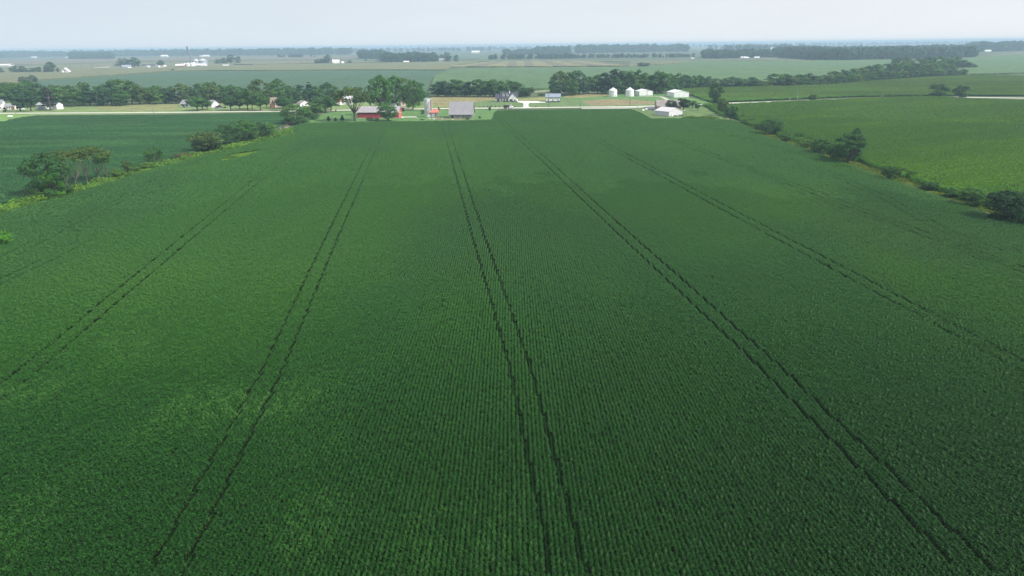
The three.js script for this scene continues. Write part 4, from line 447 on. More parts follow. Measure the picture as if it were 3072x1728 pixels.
const B = {
  white: mat(0.80, 0.80, 0.79, 0.7, { map: rep(siding, 5) }), whiteMetal: mat(0.80, 0.81, 0.82, 0.5, { map: rep(ribs, 6) }), cream: mat(0.72, 0.66, 0.54, 0.8), grey: mat(0.50, 0.53, 0.52, 0.7, { map: rep(ribs, 6) }), trim: mat(0.82, 0.82, 0.82, 0.6),
  red: mat(0.36, 0.036, 0.050, 0.8, { map: rep(boards, 6) }), redSunlit: mat(0.58, 0.06, 0.05, 0.75, { map: rep(boards, 6) }), plank: mat(0.30, 0.285, 0.29, 0.9, { map: rep(boards, 5) }), dark: mat(0.015, 0.015, 0.018, 0.6), glass: mat(0.02, 0.025, 0.03, 0.15),  // the brighter red is the barn red with sunlight put into it
  brick: mat(0.30, 0.16, 0.12, 0.9, { map: rep(brickT, 3) }), stone: mat(0.40, 0.34, 0.30, 0.9, { map: rep(brickT, 5) }),
  roofGrey: mat(0.27, 0.265, 0.29, 0.75, { map: rep(shingleT, 6) }), roofMauve: mat(0.36, 0.335, 0.36, 0.75, { map: rep(shingleT, 6) }), roofDark: mat(0.050, 0.056, 0.080, 0.7, { map: rep(shingleT, 6) }), roofBrown: mat(0.29, 0.22, 0.19, 0.8, { map: rep(shingleT, 6) }), roofTaupe: mat(0.27, 0.235, 0.23, 0.8, { map: rep(shingleT, 6) }),
  roofBlue: mat(0.24, 0.285, 0.35, 0.5, { map: rep(ribs, 6) }), roofRed: mat(0.62, 0.16, 0.13, 0.6, { map: rep(ribs, 5) }), roofWhite: mat(0.84, 0.84, 0.85, 0.4, { map: rep(ribs, 7) }), roofPale: mat(0.60, 0.58, 0.60, 0.5, { map: rep(ribs, 7) }),
  steel: mat(0.36, 0.39, 0.43, 0.5, { map: rep(ribs, 6) }), greenTrim: mat(0.045, 0.055, 0.045, 0.7), concrete: mat(0.55, 0.56, 0.55, 0.9, { map: rep(mottle, 4) }), white2: mat(0.82, 0.83, 0.84, 0.45), rubber: mat(0.02, 0.02, 0.022, 0.8), wood: mat(0.17, 0.145, 0.115, 0.9), silver: mat(0.45, 0.47, 0.49, 0.5),
};
function uvBox(g, s = 1) { // uv in metres from the dominant direction of each face
  const n = g.index ? g.toNonIndexed() : g, p = n.attributes.position, m = n.attributes.normal, uv = new Float32Array(p.count * 2);
  for (let i = 0; i < p.count; i++) { const ax = Math.abs(m.getX(i)), ay = Math.abs(m.getY(i)), az = Math.abs(m.getZ(i)); if (az >= ax && az > 0.3) { uv[2 * i] = p.getX(i) * s; uv[2 * i + 1] = (az > ay ? p.getY(i) : Math.hypot(p.getY(i), p.getZ(i))) * s; } else if (ax > 0.3) { uv[2 * i] = p.getZ(i) * s; uv[2 * i + 1] = p.getY(i) * s; } else { uv[2 * i] = p.getX(i) * s; uv[2 * i + 1] = p.getZ(i) * s; } }
  n.setAttribute('uv', new THREE.BufferAttribute(uv, 2)); return n;
}
function prism(pts, len, axis = 'x') { // profile of [across, y] points pulled along x (or z), centred
  const s = new THREE.Shape(pts.map(([a, y]) => new THREE.Vector2(a, y))), g = new THREE.ExtrudeGeometry(s, { depth: len, bevelEnabled: false }); g.translate(0, 0, -len / 2); if (axis === 'x') g.rotateY(Math.PI / 2); return uvBox(g);
}
const gableWall = (D, e, r, L, axis) => prism([[-D / 2, 0], [D / 2, 0], [D / 2, e], [0, r], [-D / 2, e]], L, axis);
function gableRoof(D, e, r, L, over, th, axis, y = 0) { const k = (r - e) / (D / 2), a = D / 2 + over, t = th; return prism([[-a, e - over * k + 0.02], [0, r + 0.02], [a, e - over * k + 0.02], [a, e - over * k + t], [0, r + t * 1.1], [-a, e - over * k + t]], L + over * 2, axis).translate(0, y, 0); }
function site(name, label, category, a, b, depth, group) { const l = Math.hypot(b[0] - a[0], b[1] - a[1]), th = Math.atan2(-(b[1] - a[1]), b[0] - a[0]), f = [Math.sin(th), Math.cos(th)], g = thing(name, label, category, (a[0] + b[0]) / 2 - f[0] * depth / 2, (a[1] + b[1]) / 2 - f[1] * depth / 2, th, group); g.L = l; return g; }
function windowAt(parent, w, h, x, y, z, side = 'z', frameM = B.trim, paneM = B.glass) { const s = side === 'z' ? [w, h, 0.08] : [0.08, h, w], f = part('window', box(s[0], s[1], s[2], x, y, z), frameM, parent), q = 0.05; part('pane', box(side === 'z' ? w - 0.2 : 0.06, h - 0.2, side === 'z' ? 0.06 : w - 0.2, x + (side === 'x' ? q : 0), y, z + (side === 'z' ? q : 0)), paneM, f); return f; }
function gabled(name, label, category, a, b, D, e, r, wallM, roofM, o = {}) {
  const g = site(name, label, category, a, b, D, o.group), L = g.L, ax = o.axis ?? 'x';
  part('wall', ax === 'x' ? gableWall(D, e, r, L, 'x') : gableWall(L, e, r, D, 'z'), wallM, g);
  part('roof', ax === 'x' ? gableRoof(D, e, r, L, o.over ?? 0.4, 0.22, 'x') : gableRoof(L, e, r, D, o.over ?? 0.4, 0.22, 'z'), roofM, g);
  g.D = D; return g;
}
// the red barn
{
  const g = gabled('red_barn', 'long red barn with grey roof and a row of dark openings under the eaves', 'barn', [-102.28, -492.27], [-74.29, -490.47], 8.4, 4.2, 7.3, B.red, B.roofMauve, { over: 0.5 }), L = g.L, D = g.D;
  for (let i = 0; i < 12; i++) { const f = part('window', box(1.25, 0.55, 0.06, -L / 2 + 3.0 + i * 1.75, 3.25, D / 2 + 0.03), B.dark, g); }
  part('gable_wall', prism([[-D / 2, 0], [D / 2, 0], [D / 2, 4.2], [0, 7.28], [-D / 2, 4.2]], 0.08, 'x').translate(L / 2 + 0.04, 0, 0), B.redSunlit, g);  // sunward end wall and door: sunlight painted into a brighter red
  const d = part('sliding_door', box(0.10, 3.2, 3.0, L / 2 + 0.13, 1.6, -0.4), B.redSunlit, g); part('door_track', box(0.12, 0.14, 6, L / 2 + 0.15, 3.4, -0.4), B.trim, g); part('trim_board', [box(0.12, 4.1, 0.18, L / 2 + 0.14, 2.05, D / 2 - 0.1), box(0.12, 3.2, 0.10, L / 2 + 0.19, 1.6, -0.4)], B.trim, g);
  part('fascia', box(L + 1, 0.22, 0.05, 0, 3.95, D / 2 + 0.56), B.trim, g);
  part('foundation', box(L + 0.1, 0.35, D + 0.1, 0, 0.15, 0), B.concrete, g);
}
// the grey barn
{
  const g = gabled('grey_barn', 'weathered grey plank barn with a huge steep grey roof', 'barn', [-40.12, -485.89], [-25.05, -484.86], 12.4, 2.8, 9.9, B.plank, B.roofGrey, { over: 0.6 }), L = g.L, D = g.D, r = rng(44);
  for (const [x, w, h] of [[-0.37, 1.3, 1.5], [-0.36, 0.7, 2.3], [-0.14, 0.5, 1.2], [0.07, 0.4, 0.7], [0.12, 0.35, 1.9], [0.19, 0.5, 1.5], [0.33, 0.5, 1.0]]) part('opening', box(w, h, 0.05, x * L, h / 2, D / 2 + 0.03), B.dark, g);
  for (const [x, w] of [[0.28, 0.6], [0.385, 0.8]]) part('window', box(w, 0.7, 0.05, x * L, 1.7, D / 2 + 0.03), B.dark, g);
  for (let i = 0; i < 26; i++) { const x = -L / 2 + (i + 0.5) * L / 26, h = 2.5 + 0.25 * r(); part('plank', box(L / 26 - 0.08, h, 0.05, x, 2.75 - h / 2, D / 2 + 0.012 + 0.01 * r()), B.plank, g); }
  part('barn_door', box(0.06, 2.6, 2.6, L / 2 + 0.03, 1.3, 1.5), B.dark, g);
}
// silo and its shed
{
  const [x, z] = [-55.57, -497.93], g = thing('silo', 'pale concrete stave silo without a roof, beside the red-roofed shed', 'silo', x, z), R = 2.35, H = 11.9, wall = [], patch = [];
  wall.push(new THREE.CylinderGeometry(R, R, H, 40, 1, true).translate(0, H / 2, 0), new THREE.CylinderGeometry(R - 0.15, R - 0.15, H, 40, 1, true).translate(0, H / 2, 0), new THREE.RingGeometry(R - 0.15, R, 40).rotateX(-Math.PI / 2).translate(0, H, 0));
  part('wall', wall, mat(0.60, 0.66, 0.66, 0.85, { map: rep(faint, 3) }), g);
  // staves whose wash has worn off, brownish, each with its own edges
  const r = rng(91), sm = [mat(0.36, 0.33, 0.33, 0.9), mat(0.44, 0.42, 0.42, 0.9), mat(0.28, 0.26, 0.27, 0.9)], sg = box(0.30, 0.66, 0.05, 0, 0, 0);
  for (let row = 0; row < 16; row++) for (let k = 0; k < 11; k++) { const lo = row < 2 ? 9 : 1, lift = row > 11 ? 2 + (row - 11) * 1.5 : row > 10 ? 2 : 0; if (row < 2 || k < lift || r() < 0.06) continue; const a = -0.35 + k * 0.135 + (row % 2) * 0.03, m = new THREE.Mesh(sg, sm[Math.floor(r() * 3)]); m.name = 'stave'; m.position.set(Math.sin(a) * (R + 0.01), 0.5 + row * 0.7, Math.cos(a) * (R + 0.01)); m.rotation.y = a; m.castShadow = m.receiveShadow = true; g.add(m); }
  for (let i = 0; i < 14; i++) part('hoop', new THREE.TorusGeometry(R + 0.03, 0.03, 4, 40).rotateX(Math.PI / 2).translate(0, 0.7 + i * 0.8, 0), B.silver, g);
  part('chute', [cyl(0.42, 0.42, H - 2.5, R + 0.30, 2.4, 0.9, 10), box(0.12, H - 2.6, 0.12, R + 0.75, 2.4 + (H - 2.6) / 2, 0.9)], mat(0.62, 0.60, 0.56, 0.85, { map: rep(mottle, 2) }), g);
  part('chute_door', box(0.5, H - 3, 0.06, R + 0.1, 2.6 + (H - 3) / 2, 1.38), B.roofBrown, g);
}
{
  const g = gabled('small_shed', 'small grey shed with a pink-red metal roof at the foot of the silo', 'shed', [-54.13, -495.87], [-48.53, -496.17], 4.6, 3.0, 4.5, B.plank, B.roofRed, { over: 0.35 }), L = g.L, D = g.D;
  part('door', box(1.7, 2.6, 0.07, -0.5, 1.3, D / 2 + 0.035), mat(0.66, 0.66, 0.68, 0.85, { map: rep(mottle, 2) }), g); part('opening', box(0.4, 2.4, 0.06, 0.75, 1.2, D / 2 + 0.03), B.dark, g);
  part('lean_to_roof', prism([[-1.6, 3.9], [1.4, 4.5], [1.4, 4.62], [-1.6, 4.02]], L * 0.75, 'x').rotateY(Math.PI).translate(-0.3, 0.3, -D / 2 - 1.2), B.roofRed, g);
}
// the white house with dormers
{
  const g = site('white_farmhouse', 'white house with dark roof, two dormers and a white front gable', 'house', [-12.23, -625.08], [6.35, -624.24], 10, null), L = g.L, x = (q) => (q - 0.5) * L; // q along the front
  part('wall', [gableWall(8, 3.0, 7.6, L * 0.78, 'x').translate(x(0.61), 0, -0.8), gableWall(6.5, 3.0, 6.0, L * 0.24, 'x').translate(x(0.115), 0, -0.3)], B.white, g);
  const roof = part('roof', [gableRoof(8, 3.0, 7.6, L * 0.79, 0.45, 0.25, 'x').translate(x(0.612), 0, -0.8), gableRoof(6.5, 3.0, 6.1, L * 0.235, 0.45, 0.25, 'x').translate(x(0.11), 0, -0.3)], B.roofDark, g);
  // front gables
  part('front_gable', [gableWall(L * 0.385, 3.0, 6.9, 5, 'z').translate(x(0.795), 0, 2.6)], B.white, g); part('gable_roof', gableRoof(L * 0.385, 3.0, 6.9, 5, 0.3, 0.2, 'z').translate(x(0.795), 0, 2.6), B.roofDark, g);
  part('small_gable', [gableWall(L * 0.20, 3.0, 5.0, 0.7, 'z').translate(x(0.89), 0, 5.2)], B.white, g); part('gable_roof', gableRoof(L * 0.20, 3.0, 5.0, 0.6, 0.25, 0.16, 'z').translate(x(0.89), 0, 5.25), B.roofDark, g);
  for (const q of [0.355, 0.54]) { const d = part('dormer', gableWall(1.5, 6.1, 7.0, 2.4, 'z').translate(x(q), 0, 1.1), B.white, g); d.geometry.dispose(); d.geometry = prism([[-0.75, 4.5], [0.75, 4.5], [0.75, 6.3], [0, 7.1], [-0.75, 6.3]], 2.6, 'z').translate(x(q), 0, 1.3); part('dormer_roof', gableRoof(1.5, 6.3, 7.1, 2.7, 0.18, 0.14, 'z').translate(x(q), 0, 1.28), B.roofDark, d); part('pane', box(0.62, 1.3, 0.06, x(q), 5.55, 2.64), B.glass, d); }
  part('chimney', [box(0.85, 3.4, 0.85, x(0.63), 7.0, -0.1)], B.trim, g);
  part('porch_wall', box(L * 0.38, 2.5, 0.1, x(0.40), 1.3, 3.27), B.stone, g); part('porch_roof', prism([[3.1, 3.3], [5.0, 2.6], [5.0, 2.75], [3.1, 3.48]], L * 0.37, 'x').rotateY(Math.PI).translate(x(0.40), 0, 8.1 - 8.1), B.roofDark, g).scale.z = -1;
  for (const q of [0.22, 0.33, 0.46, 0.585]) part('porch_post', box(0.2, 2.6, 0.2, x(q), 1.3, 4.8), B.trim, g);
  for (const [q, w] of [[0.285, 1.0], [0.405, 1.1], [0.525, 1.0]]) windowAt(g, w + 0.2, 1.9, x(q), 1.25, 3.36);
  windowAt(g, 1.8, 1.7, x(0.115), 1.55, 3.0); windowAt(g, 1.9, 1.7, x(0.70), 1.5, 5.14); windowAt(g, 0.95, 1.7, x(0.885), 1.5, 5.6);
  part('step', box(1.6, 0.35, 1.2, x(0.285), 0.17, 5.6), B.concrete, g); part('planting', (() => { const L2 = new Leaves(), r = rng(5); for (let i = 0; i < 900; i++) { const q = r(); if (q > 0.25 && q < 0.32) continue; L2.quad(V(x(q), r() * 0.9, (q < 0.25 ? 3.4 : q > 0.6 ? 5.9 : 5.3) + r() * 0.8), dir(r), 0.35, [1, 1, 1], r); } const ge = L2.geo(); return ge; })(), G.dark, g);
  const pl = g.children[g.children.length - 1]; pl.geometry.setAttribute('color', new THREE.Float32BufferAttribute(new Float32Array(pl.geometry.attributes.position.count * 3).fill(0.8), 3)); pl.userData.kind = 'stuff';
}
{
  const g = gabled('metal_garage', 'white metal garage with blue-grey roof, dark base band and three small windows', 'garage', [29.96, -614.85], [41.8, -614.23], 9.5, 4.2, 6.5, B.whiteMetal, B.roofBlue, { over: 0.45 }), L = g.L, D = g.D;
  part('base_band', [box(L + 0.06, 0.95, D + 0.06, 0, 0.48, 0)], B.greenTrim, g); part('gutter', box(L + 0.9, 0.18, 0.14, 0, 4.0, D / 2 + 0.5), B.roofDark, g);
  for (const q of [0.165, 0.49, 0.85]) windowAt(g, 0.9, 0.95, (q - 0.5) * L, 1.65, D / 2 + 0.04, 'z', B.roofDark); part('corner_trim', [-1, 1].map((s) => box(0.18, 3.2, 0.08, s * (L / 2 - 0.08), 2.6, D / 2 + 0.04)), B.roofDark, g);
}
// bins
const binOf = (label, u, R, h, c) => { const g = thing('grain_bin', label, 'grain bin', u[0], u[1]); part('wall', [new THREE.CylinderGeometry(R, R, h, 36, 1).translate(0, h / 2, 0)].map((q) => { const uv = q.attributes.uv; for (let i = 0; i < uv.count; i++) uv.setXY(i, uv.getY(i) * h * 2, uv.getX(i) * 20); return q; }), B.whiteMetal, g); for (let i = 1; i < 6; i++) part('ring', new THREE.TorusGeometry(R + 0.02, 0.035, 4, 36).rotateX(Math.PI / 2).translate(0, h * i / 6, 0), B.white2, g); part('roof', new THREE.ConeGeometry(R + 0.22, c, 36, 1).translate(0, h + c / 2, 0), B.roofWhite, g); part('roof_cap', cyl(0.4, 0.4, 0.4, 0, h + c - 0.2, 0, 12), B.white2, g); return g; };
{
  const a = binOf('white round grain bin with conical roof, left one of two before the wood', [94.04, -675.94], 3.75, 5.5, 2.4), b = binOf('white round grain bin with conical roof, right one of two before the wood', [109.45, -676.14], 3.75, 5.5, 2.4);
  part('door', box(0.9, 1.5, 0.1, 1.7, 1.0, 3.36), B.grey, a); part('ladder', [box(0.08, 5, 0.08, -0.1, 2.7, 3.78), box(0.08, 5, 0.08, 0.25, 2.7, 3.78)], B.silver, a); part('ladder', [box(0.08, 5, 0.08, -2.0, 2.7, 3.25), box(0.08, 5, 0.08, -1.65, 2.7, 3.4)], B.silver, b); part('fan', [cyl(0.5, 0.5, 0.9, -4.4, 0, 0.6, 12)], B.white2, a);
}
{
  const g = gabled('machine_shed', 'white machine shed with white roof standing right beside the bins', 'shed', [119.4, -682.23], [132.19, -685.2], 11, 3.7, 5.3, B.whiteMetal, B.roofWhite, { axis: 'z', over: 0.25 }); part('sliding_door', box(4.6, 3.2, 0.1, 2.6, 1.6, 5.55), B.whiteMetal, g); part('wall_pipe', box(0.14, 4.2, 0.14, 0.2, 2.3, 5.6), B.silver, g);
  const h = gabled('machine_shed', 'large white machine shed apart on the right, at the cornfield edge', 'shed', [145.35, -654.62], [158.92, -656.74], 18, 4.0, 5.7, B.whiteMetal, B.roofWhite, { axis: 'z', over: 0.25 }); part('sliding_door', [box(3.4, 3.3, 0.1, -0.4, 1.65, 9.05)], B.whiteMetal, h); part('door_seam', [box(0.1, 3.3, 0.06, 1.35, 1.65, 9.12), box(0.1, 3.3, 0.06, -2.1, 1.65, 9.12)], B.grey, h);
}
{
  const g = gabled('brick_farmhouse', 'brick farmhouse with a long taupe roof behind the white garage', 'house', [105.6, -527.14], [122.45, -526.65], 11, 3.0, 6.6, B.brick, B.roofTaupe, { over: 0.5 }), L = g.L, D = g.D;
  part('gable_siding', prism([[-D / 2, 3.0], [D / 2, 3.0], [0, 6.5]], 0.06, 'x').translate(-L / 2 - 0.03, 0, 0), B.cream, g); windowAt(g, 1.6, 1.2, -L / 2 + 3.0, 1.7, D / 2 + 0.04); windowAt(g, 1.0, 1.2, -L / 2 + 7.5, 1.7, D / 2 + 0.04); part('corner_post', box(0.25, 3, 0.12, -L / 2 + 0.1, 1.5, D / 2 + 0.06), B.trim, g); part('vent', [cyl(0.15, 0.15, 0.8, -L / 2 + 1.2, 5.2, 2.2, 8)], B.trim, g);
  const f = thing('white_fence', 'short white picket fence before the brick farmhouse wall', 'fence', ...[109.35, -524.46], 0); for (let i = 0; i < 12; i++) part('picket', box(0.14, 1.3, 0.05, -1.65 + i * 0.3, 0.65, 0), B.trim, f); for (const y of [0.35, 1.0]) part('rail', box(3.6, 0.1, 0.05, 0, y, -0.06), B.trim, f);
}
{
  const a = [103.98, -480.34], b = [114.47, -487.55], g = gabled('pole_garage', 'pale grey garage with a white lean-to at the corner of the big field', 'garage', a, b, 13, 3.0, 5.1, mat(0.62, 0.61, 0.63, 0.6, { map: rep(ribs, 6) }), B.roofPale, { axis: 'z', over: 0.3 }), L = g.L, D = g.D;
  part('lean_to_roof', prism([[0, 3.2], [4.2, 2.6], [4.2, 2.74], [0, 3.34]], 7, 'z').translate(L / 2 + 0.2, 0, 2.5), B.roofWhite, g); for (const z of [-0.8, 5.8]) part('lean_to_post', box(0.18, 2.6, 0.18, L / 2 + 4.1, 1.3, z), B.wood, g); part('side_door', box(0.08, 2.1, 1.1, L / 2 + 0.04, 1.05, 4.6), B.dark, g);
  const at = (q, o = 1.2) => { const v = V((q - 0.5) * L, 0, D / 2 + o).applyAxisAngle(V(0, 1, 0), g.rotation.y).add(g.position); return [v.x, v.z]; };
  const t = thing('water_tank', 'small white upright tank against the pale grey garage wall', 'tank', ...at(0.12)); part('body', [cyl(0.42, 0.42, 1.5, 0, 0, 0, 14), new THREE.SphereGeometry(0.42, 14, 8, 0, 6.283, 0, 1.571).translate(0, 1.5, 0)], B.white2, t); part('lid', cyl(0.15, 0.15, 0.12, 0, 1.88, 0, 10), B.silver, t);
  const w = thing('lumber_pile', 'heap of weathered boards leaning at the garage wall', 'lumber', ...at(0.38), 0.15); for (let i = 0; i < 6; i++) part('board', box(3.2 - i * 0.2, 0.12, 0.3, (i % 2) * 0.2, 0.08 + i * 0.13, (i % 3) * 0.12, 0.05 * i), B.roofBrown, w);
  const c = thing('garden_cart', 'turquoise garden cart by the pale grey garage', 'cart', ...at(0.68, 1.6), 0.3); const teal = mat(0.05, 0.34, 0.36, 0.6); part('tray', [box(1.6, 0.08, 0.8, 0, 0.55, 0), box(1.6, 0.4, 0.06, 0, 0.75, 0.4), box(1.6, 0.4, 0.06, 0, 0.75, -0.4), box(0.06, 0.4, 0.8, -0.8, 0.75, 0)], teal, c); for (const s of [-1, 1]) for (const q of [-0.55, 0.55]) part('wheel', new THREE.CylinderGeometry(0.25, 0.25, 0.12, 14).rotateX(Math.PI / 2).translate(q, 0.25, s * 0.42), B.rubber, c); part('handle', bar(V(0.8, 0.6, 0), V(1.4, 1.0, 0), 0.03), teal, c);
  const p = thing('pallet_stack', 'dark stack of pallets at the right end of the garage wall', 'pallets', ...at(0.88)); for (let i = 0; i < 5; i++) part('pallet', [box(1.2, 0.03, 1.0, 0, 0.14 + i * 0.15, 0), box(1.2, 0.09, 0.1, 0, 0.07 + i * 0.15, 0.4), box(1.2, 0.09, 0.1, 0, 0.07 + i * 0.15, -0.4)], B.wood, p);
}
// houses along the road on the left
{
  const g = gabled('white_ranch_house', 'long white house with grey roof behind three round trees', 'house', [-271.06, -606.81], [-241.8, -598.6], 9, 2.6, 5.3, B.white, B.roofGrey, { over: 0.5 }), L = g.L, D = g.D;
  windowAt(g, 1.9, 1.4, -L / 2 + 2.6, 1.5, D / 2 + 0.04); windowAt(g, 2.2, 1.5, -L / 2 + 6.6, 1.5, D / 2 + 0.04); part('shutter', [box(0.4, 1.4, 0.06, -L / 2 + 1.4, 1.5, D / 2 + 0.03), box(0.4, 1.4, 0.06, -L / 2 + 3.8, 1.5, D / 2 + 0.03)], B.dark, g); part('door', box(1, 2.1, 0.07, -L / 2 + 4.6, 1.05, D / 2 + 0.035), B.grey, g); windowAt(g, 1.8, 1.4, 4, 1.5, D / 2 + 0.04);
  part('garage_door', box(0.08, 2.1, 4.2, L / 2 + 0.04, 1.05, 1), B.trim, g);
}
{
  const g = gabled('brick_house', 'brick house with a steep brown roof between the yard trees', 'house', [-192.34, -591.04], [-186.07, -591.5], 9, 2.7, 7.4, B.brick, B.roofBrown, { over: 0.4 }), L = g.L, D = g.D;
  part('front_gable', gableWall(3.6, 2.7, 4.9, 2.6, 'z').translate(-0.6, 0, D / 2 - 0.9), B.brick, g); part('gable_roof', gableRoof(3.6, 2.7, 5.0, 2.6, 0.3, 0.18, 'z').translate(-0.6, 0, D / 2 - 0.8), B.roofBrown, g);
  windowAt(g, 1.3, 1.3, -L / 2 + 1.6, 1.4, D / 2 + 0.04, 'z', B.dark); part('garage_door', [box(1.0, 2.1, 0.08, 1.5, 1.05, D / 2 + 0.45)], B.cream, g); part('garage_door', box(1.5, 2.2, 0.08, L / 2 - 0.4, 1.1, D / 2 + 0.46), B.cream, g); windowAt(g, 0.8, 1.2, L / 2 + 0.04, 4.6, 0, 'x', B.trim); part('porch', box(3.2, 0.4, 2, L / 2 + 1.2, 0.2, 2.5), B.concrete, g);
}
{
  const g = gabled('small_white_house', 'small white house with a low grey-brown roof among the trees', 'house', [-169.78, -589.65], [-166.28, -588.54], 10, 3.0, 4.9, B.white, B.roofTaupe, { over: 0.4 }), L = g.L; g.rotation.y = -0.5;
  windowAt(g, 0.9, 1.4, L / 2 + 0.04, 1.7, 2.6, 'x', B.trim); windowAt(g, 0.9, 1.4, L / 2 + 0.04, 1.9, -1.2, 'x', B.trim); part('deck', box(2.2, 1.2, 2.6, L / 2 + 1.2, 0.6, -3), B.trim, g);
}
{
  const g = gabled('two_storey_house', 'white two-storey house at the left frame edge', 'house', [-416.82, -594.27], [-409.71, -596.48], 8, 5.6, 7.6, B.white, B.roofGrey, { over: 0.4 }), L = g.L, D = g.D; for (const y of [1.7, 4.3]) { windowAt(g, 0.9, 1.5, L / 2 - 1.6, y, D / 2 + 0.04); windowAt(g, 0.9, 1.5, L / 2 - 4.6, y, D / 2 + 0.04); }
  const h = gabled('ranch_house', 'white ranch house with grey roof and brick end, right of the two-storey house', 'house', [-411.11, -599.19], [-401.88, -598.95], 8, 2.7, 4.7, B.white, B.roofGrey, { over: 0.4 }), M = h.L; windowAt(h, 1.3, 1.2, -M / 2 + 3, 1.5, 4.04); windowAt(h, 1.1, 1.2, 0.4, 1.5, 4.04); part('brick_front', box(2.4, 2.5, 0.2, M / 2 - 1.4, 1.25, 4.1), B.brick, h); part('chimney', box(1.0, 5.6, 0.9, M / 2 + 0.3, 2.8, 1.5), B.brick, h); part('carport_roof', box(2.4, 0.14, 3, M / 2 + 1.6, 2.4, 1), B.trim, h);
}
{
  const g = gabled('grey_shed', 'pale grey shed with a grey door, left of the purplish spruce', 'shed', [-382.54, -596.14], [-375.16, -594.88], 8, 3.7, 5.3, B.grey, mat(0.36, 0.38, 0.37, 0.6, { map: rep(ribs, 6) }), { over: 0.3 }), L = g.L; part('roller_door', box(2.9, 2.6, 0.08, 0.2, 1.3, 4.04), mat(0.34, 0.38, 0.41, 0.6, { map: rep(siding, 5) }), g);
  const h = gabled('white_shed', 'white shed with a dark roof line and gable front, right of the purplish spruce', 'shed', [-366.37, -596.58], [-363.79, -601.36], 9, 3.8, 5.4, B.whiteMetal, B.roofDark, { axis: 'z', over: 0.25 }); part('roller_door', box(2.6, 2.8, 0.08, 0.3, 1.4, 4.54), B.trim, h); part('door_frame', [box(0.12, 2.9, 0.1, -1.06, 1.45, 4.56), box(0.12, 2.9, 0.1, 1.66, 1.45, 4.56), box(2.84, 0.12, 0.1, 0.3, 2.92, 4.56)], B.roofMauve, h);
}
{
  const g = gabled('white_shed', 'low white shed with a red roof right of the fence row', 'shed', [-145.8, -611.57], [-140.23, -610.1], 7, 2.3, 4.0, B.white, B.roofRed, { over: 0.3 }); part('door', box(0.07, 2, 2.4, g.L / 2 + 0.035, 1, 0), B.grey, g);
  const h = gabled('two_storey_house', 'white two-storey farmhouse seen through the forked tree', 'house', [-139.32, -613.47], [-131.42, -614.12], 8, 4.6, 6.6, B.white, B.roofPale, { over: 0.4 }); for (const q of [-2.6, 0.2, 2.6]) for (const y of [1.5, 3.6]) windowAt(h, 0.8, 1.2, q, y, 4.04); part('porch_roof', box(3.6, 0.15, 1.8, 2, 2.6, 4.9), B.roofPale, h);
  const k = gabled('blue_grey_building', 'building with a steep blue-grey roof behind the red barn', 'house', [-95.86, -579.16], [-89.29, -579.87], 9, 2.8, 6.4, B.white, mat(0.20, 0.22, 0.28, 0.7, { map: rep(shingleT, 6) }), { over: 0.4 }); windowAt(k, 1, 1.2, 0, 1.4, 4.54);
  const m = gabled('tan_house', 'small tan house with brown roof behind the roadside tree', 'house', [-87.82, -594.35], [-83.68, -595.46], 8, 2.9, 5.0, B.cream, B.roofBrown, { over: 0.4 }); windowAt(m, 1, 1.2, 0, 1.5, 4.04);
  const n = gabled('pale_shed', 'pale bluish shed glimpsed between the forked tree and the ragged tree', 'shed', [-122.15, -640.39], [-117.99, -639.78], 6, 2.4, 3.4, mat(0.60, 0.66, 0.72, 0.6), B.roofPale, { over: 0.2 }); part('door', box(1.2, 2, 0.06, 0, 1, 3.03), B.grey, n);
}
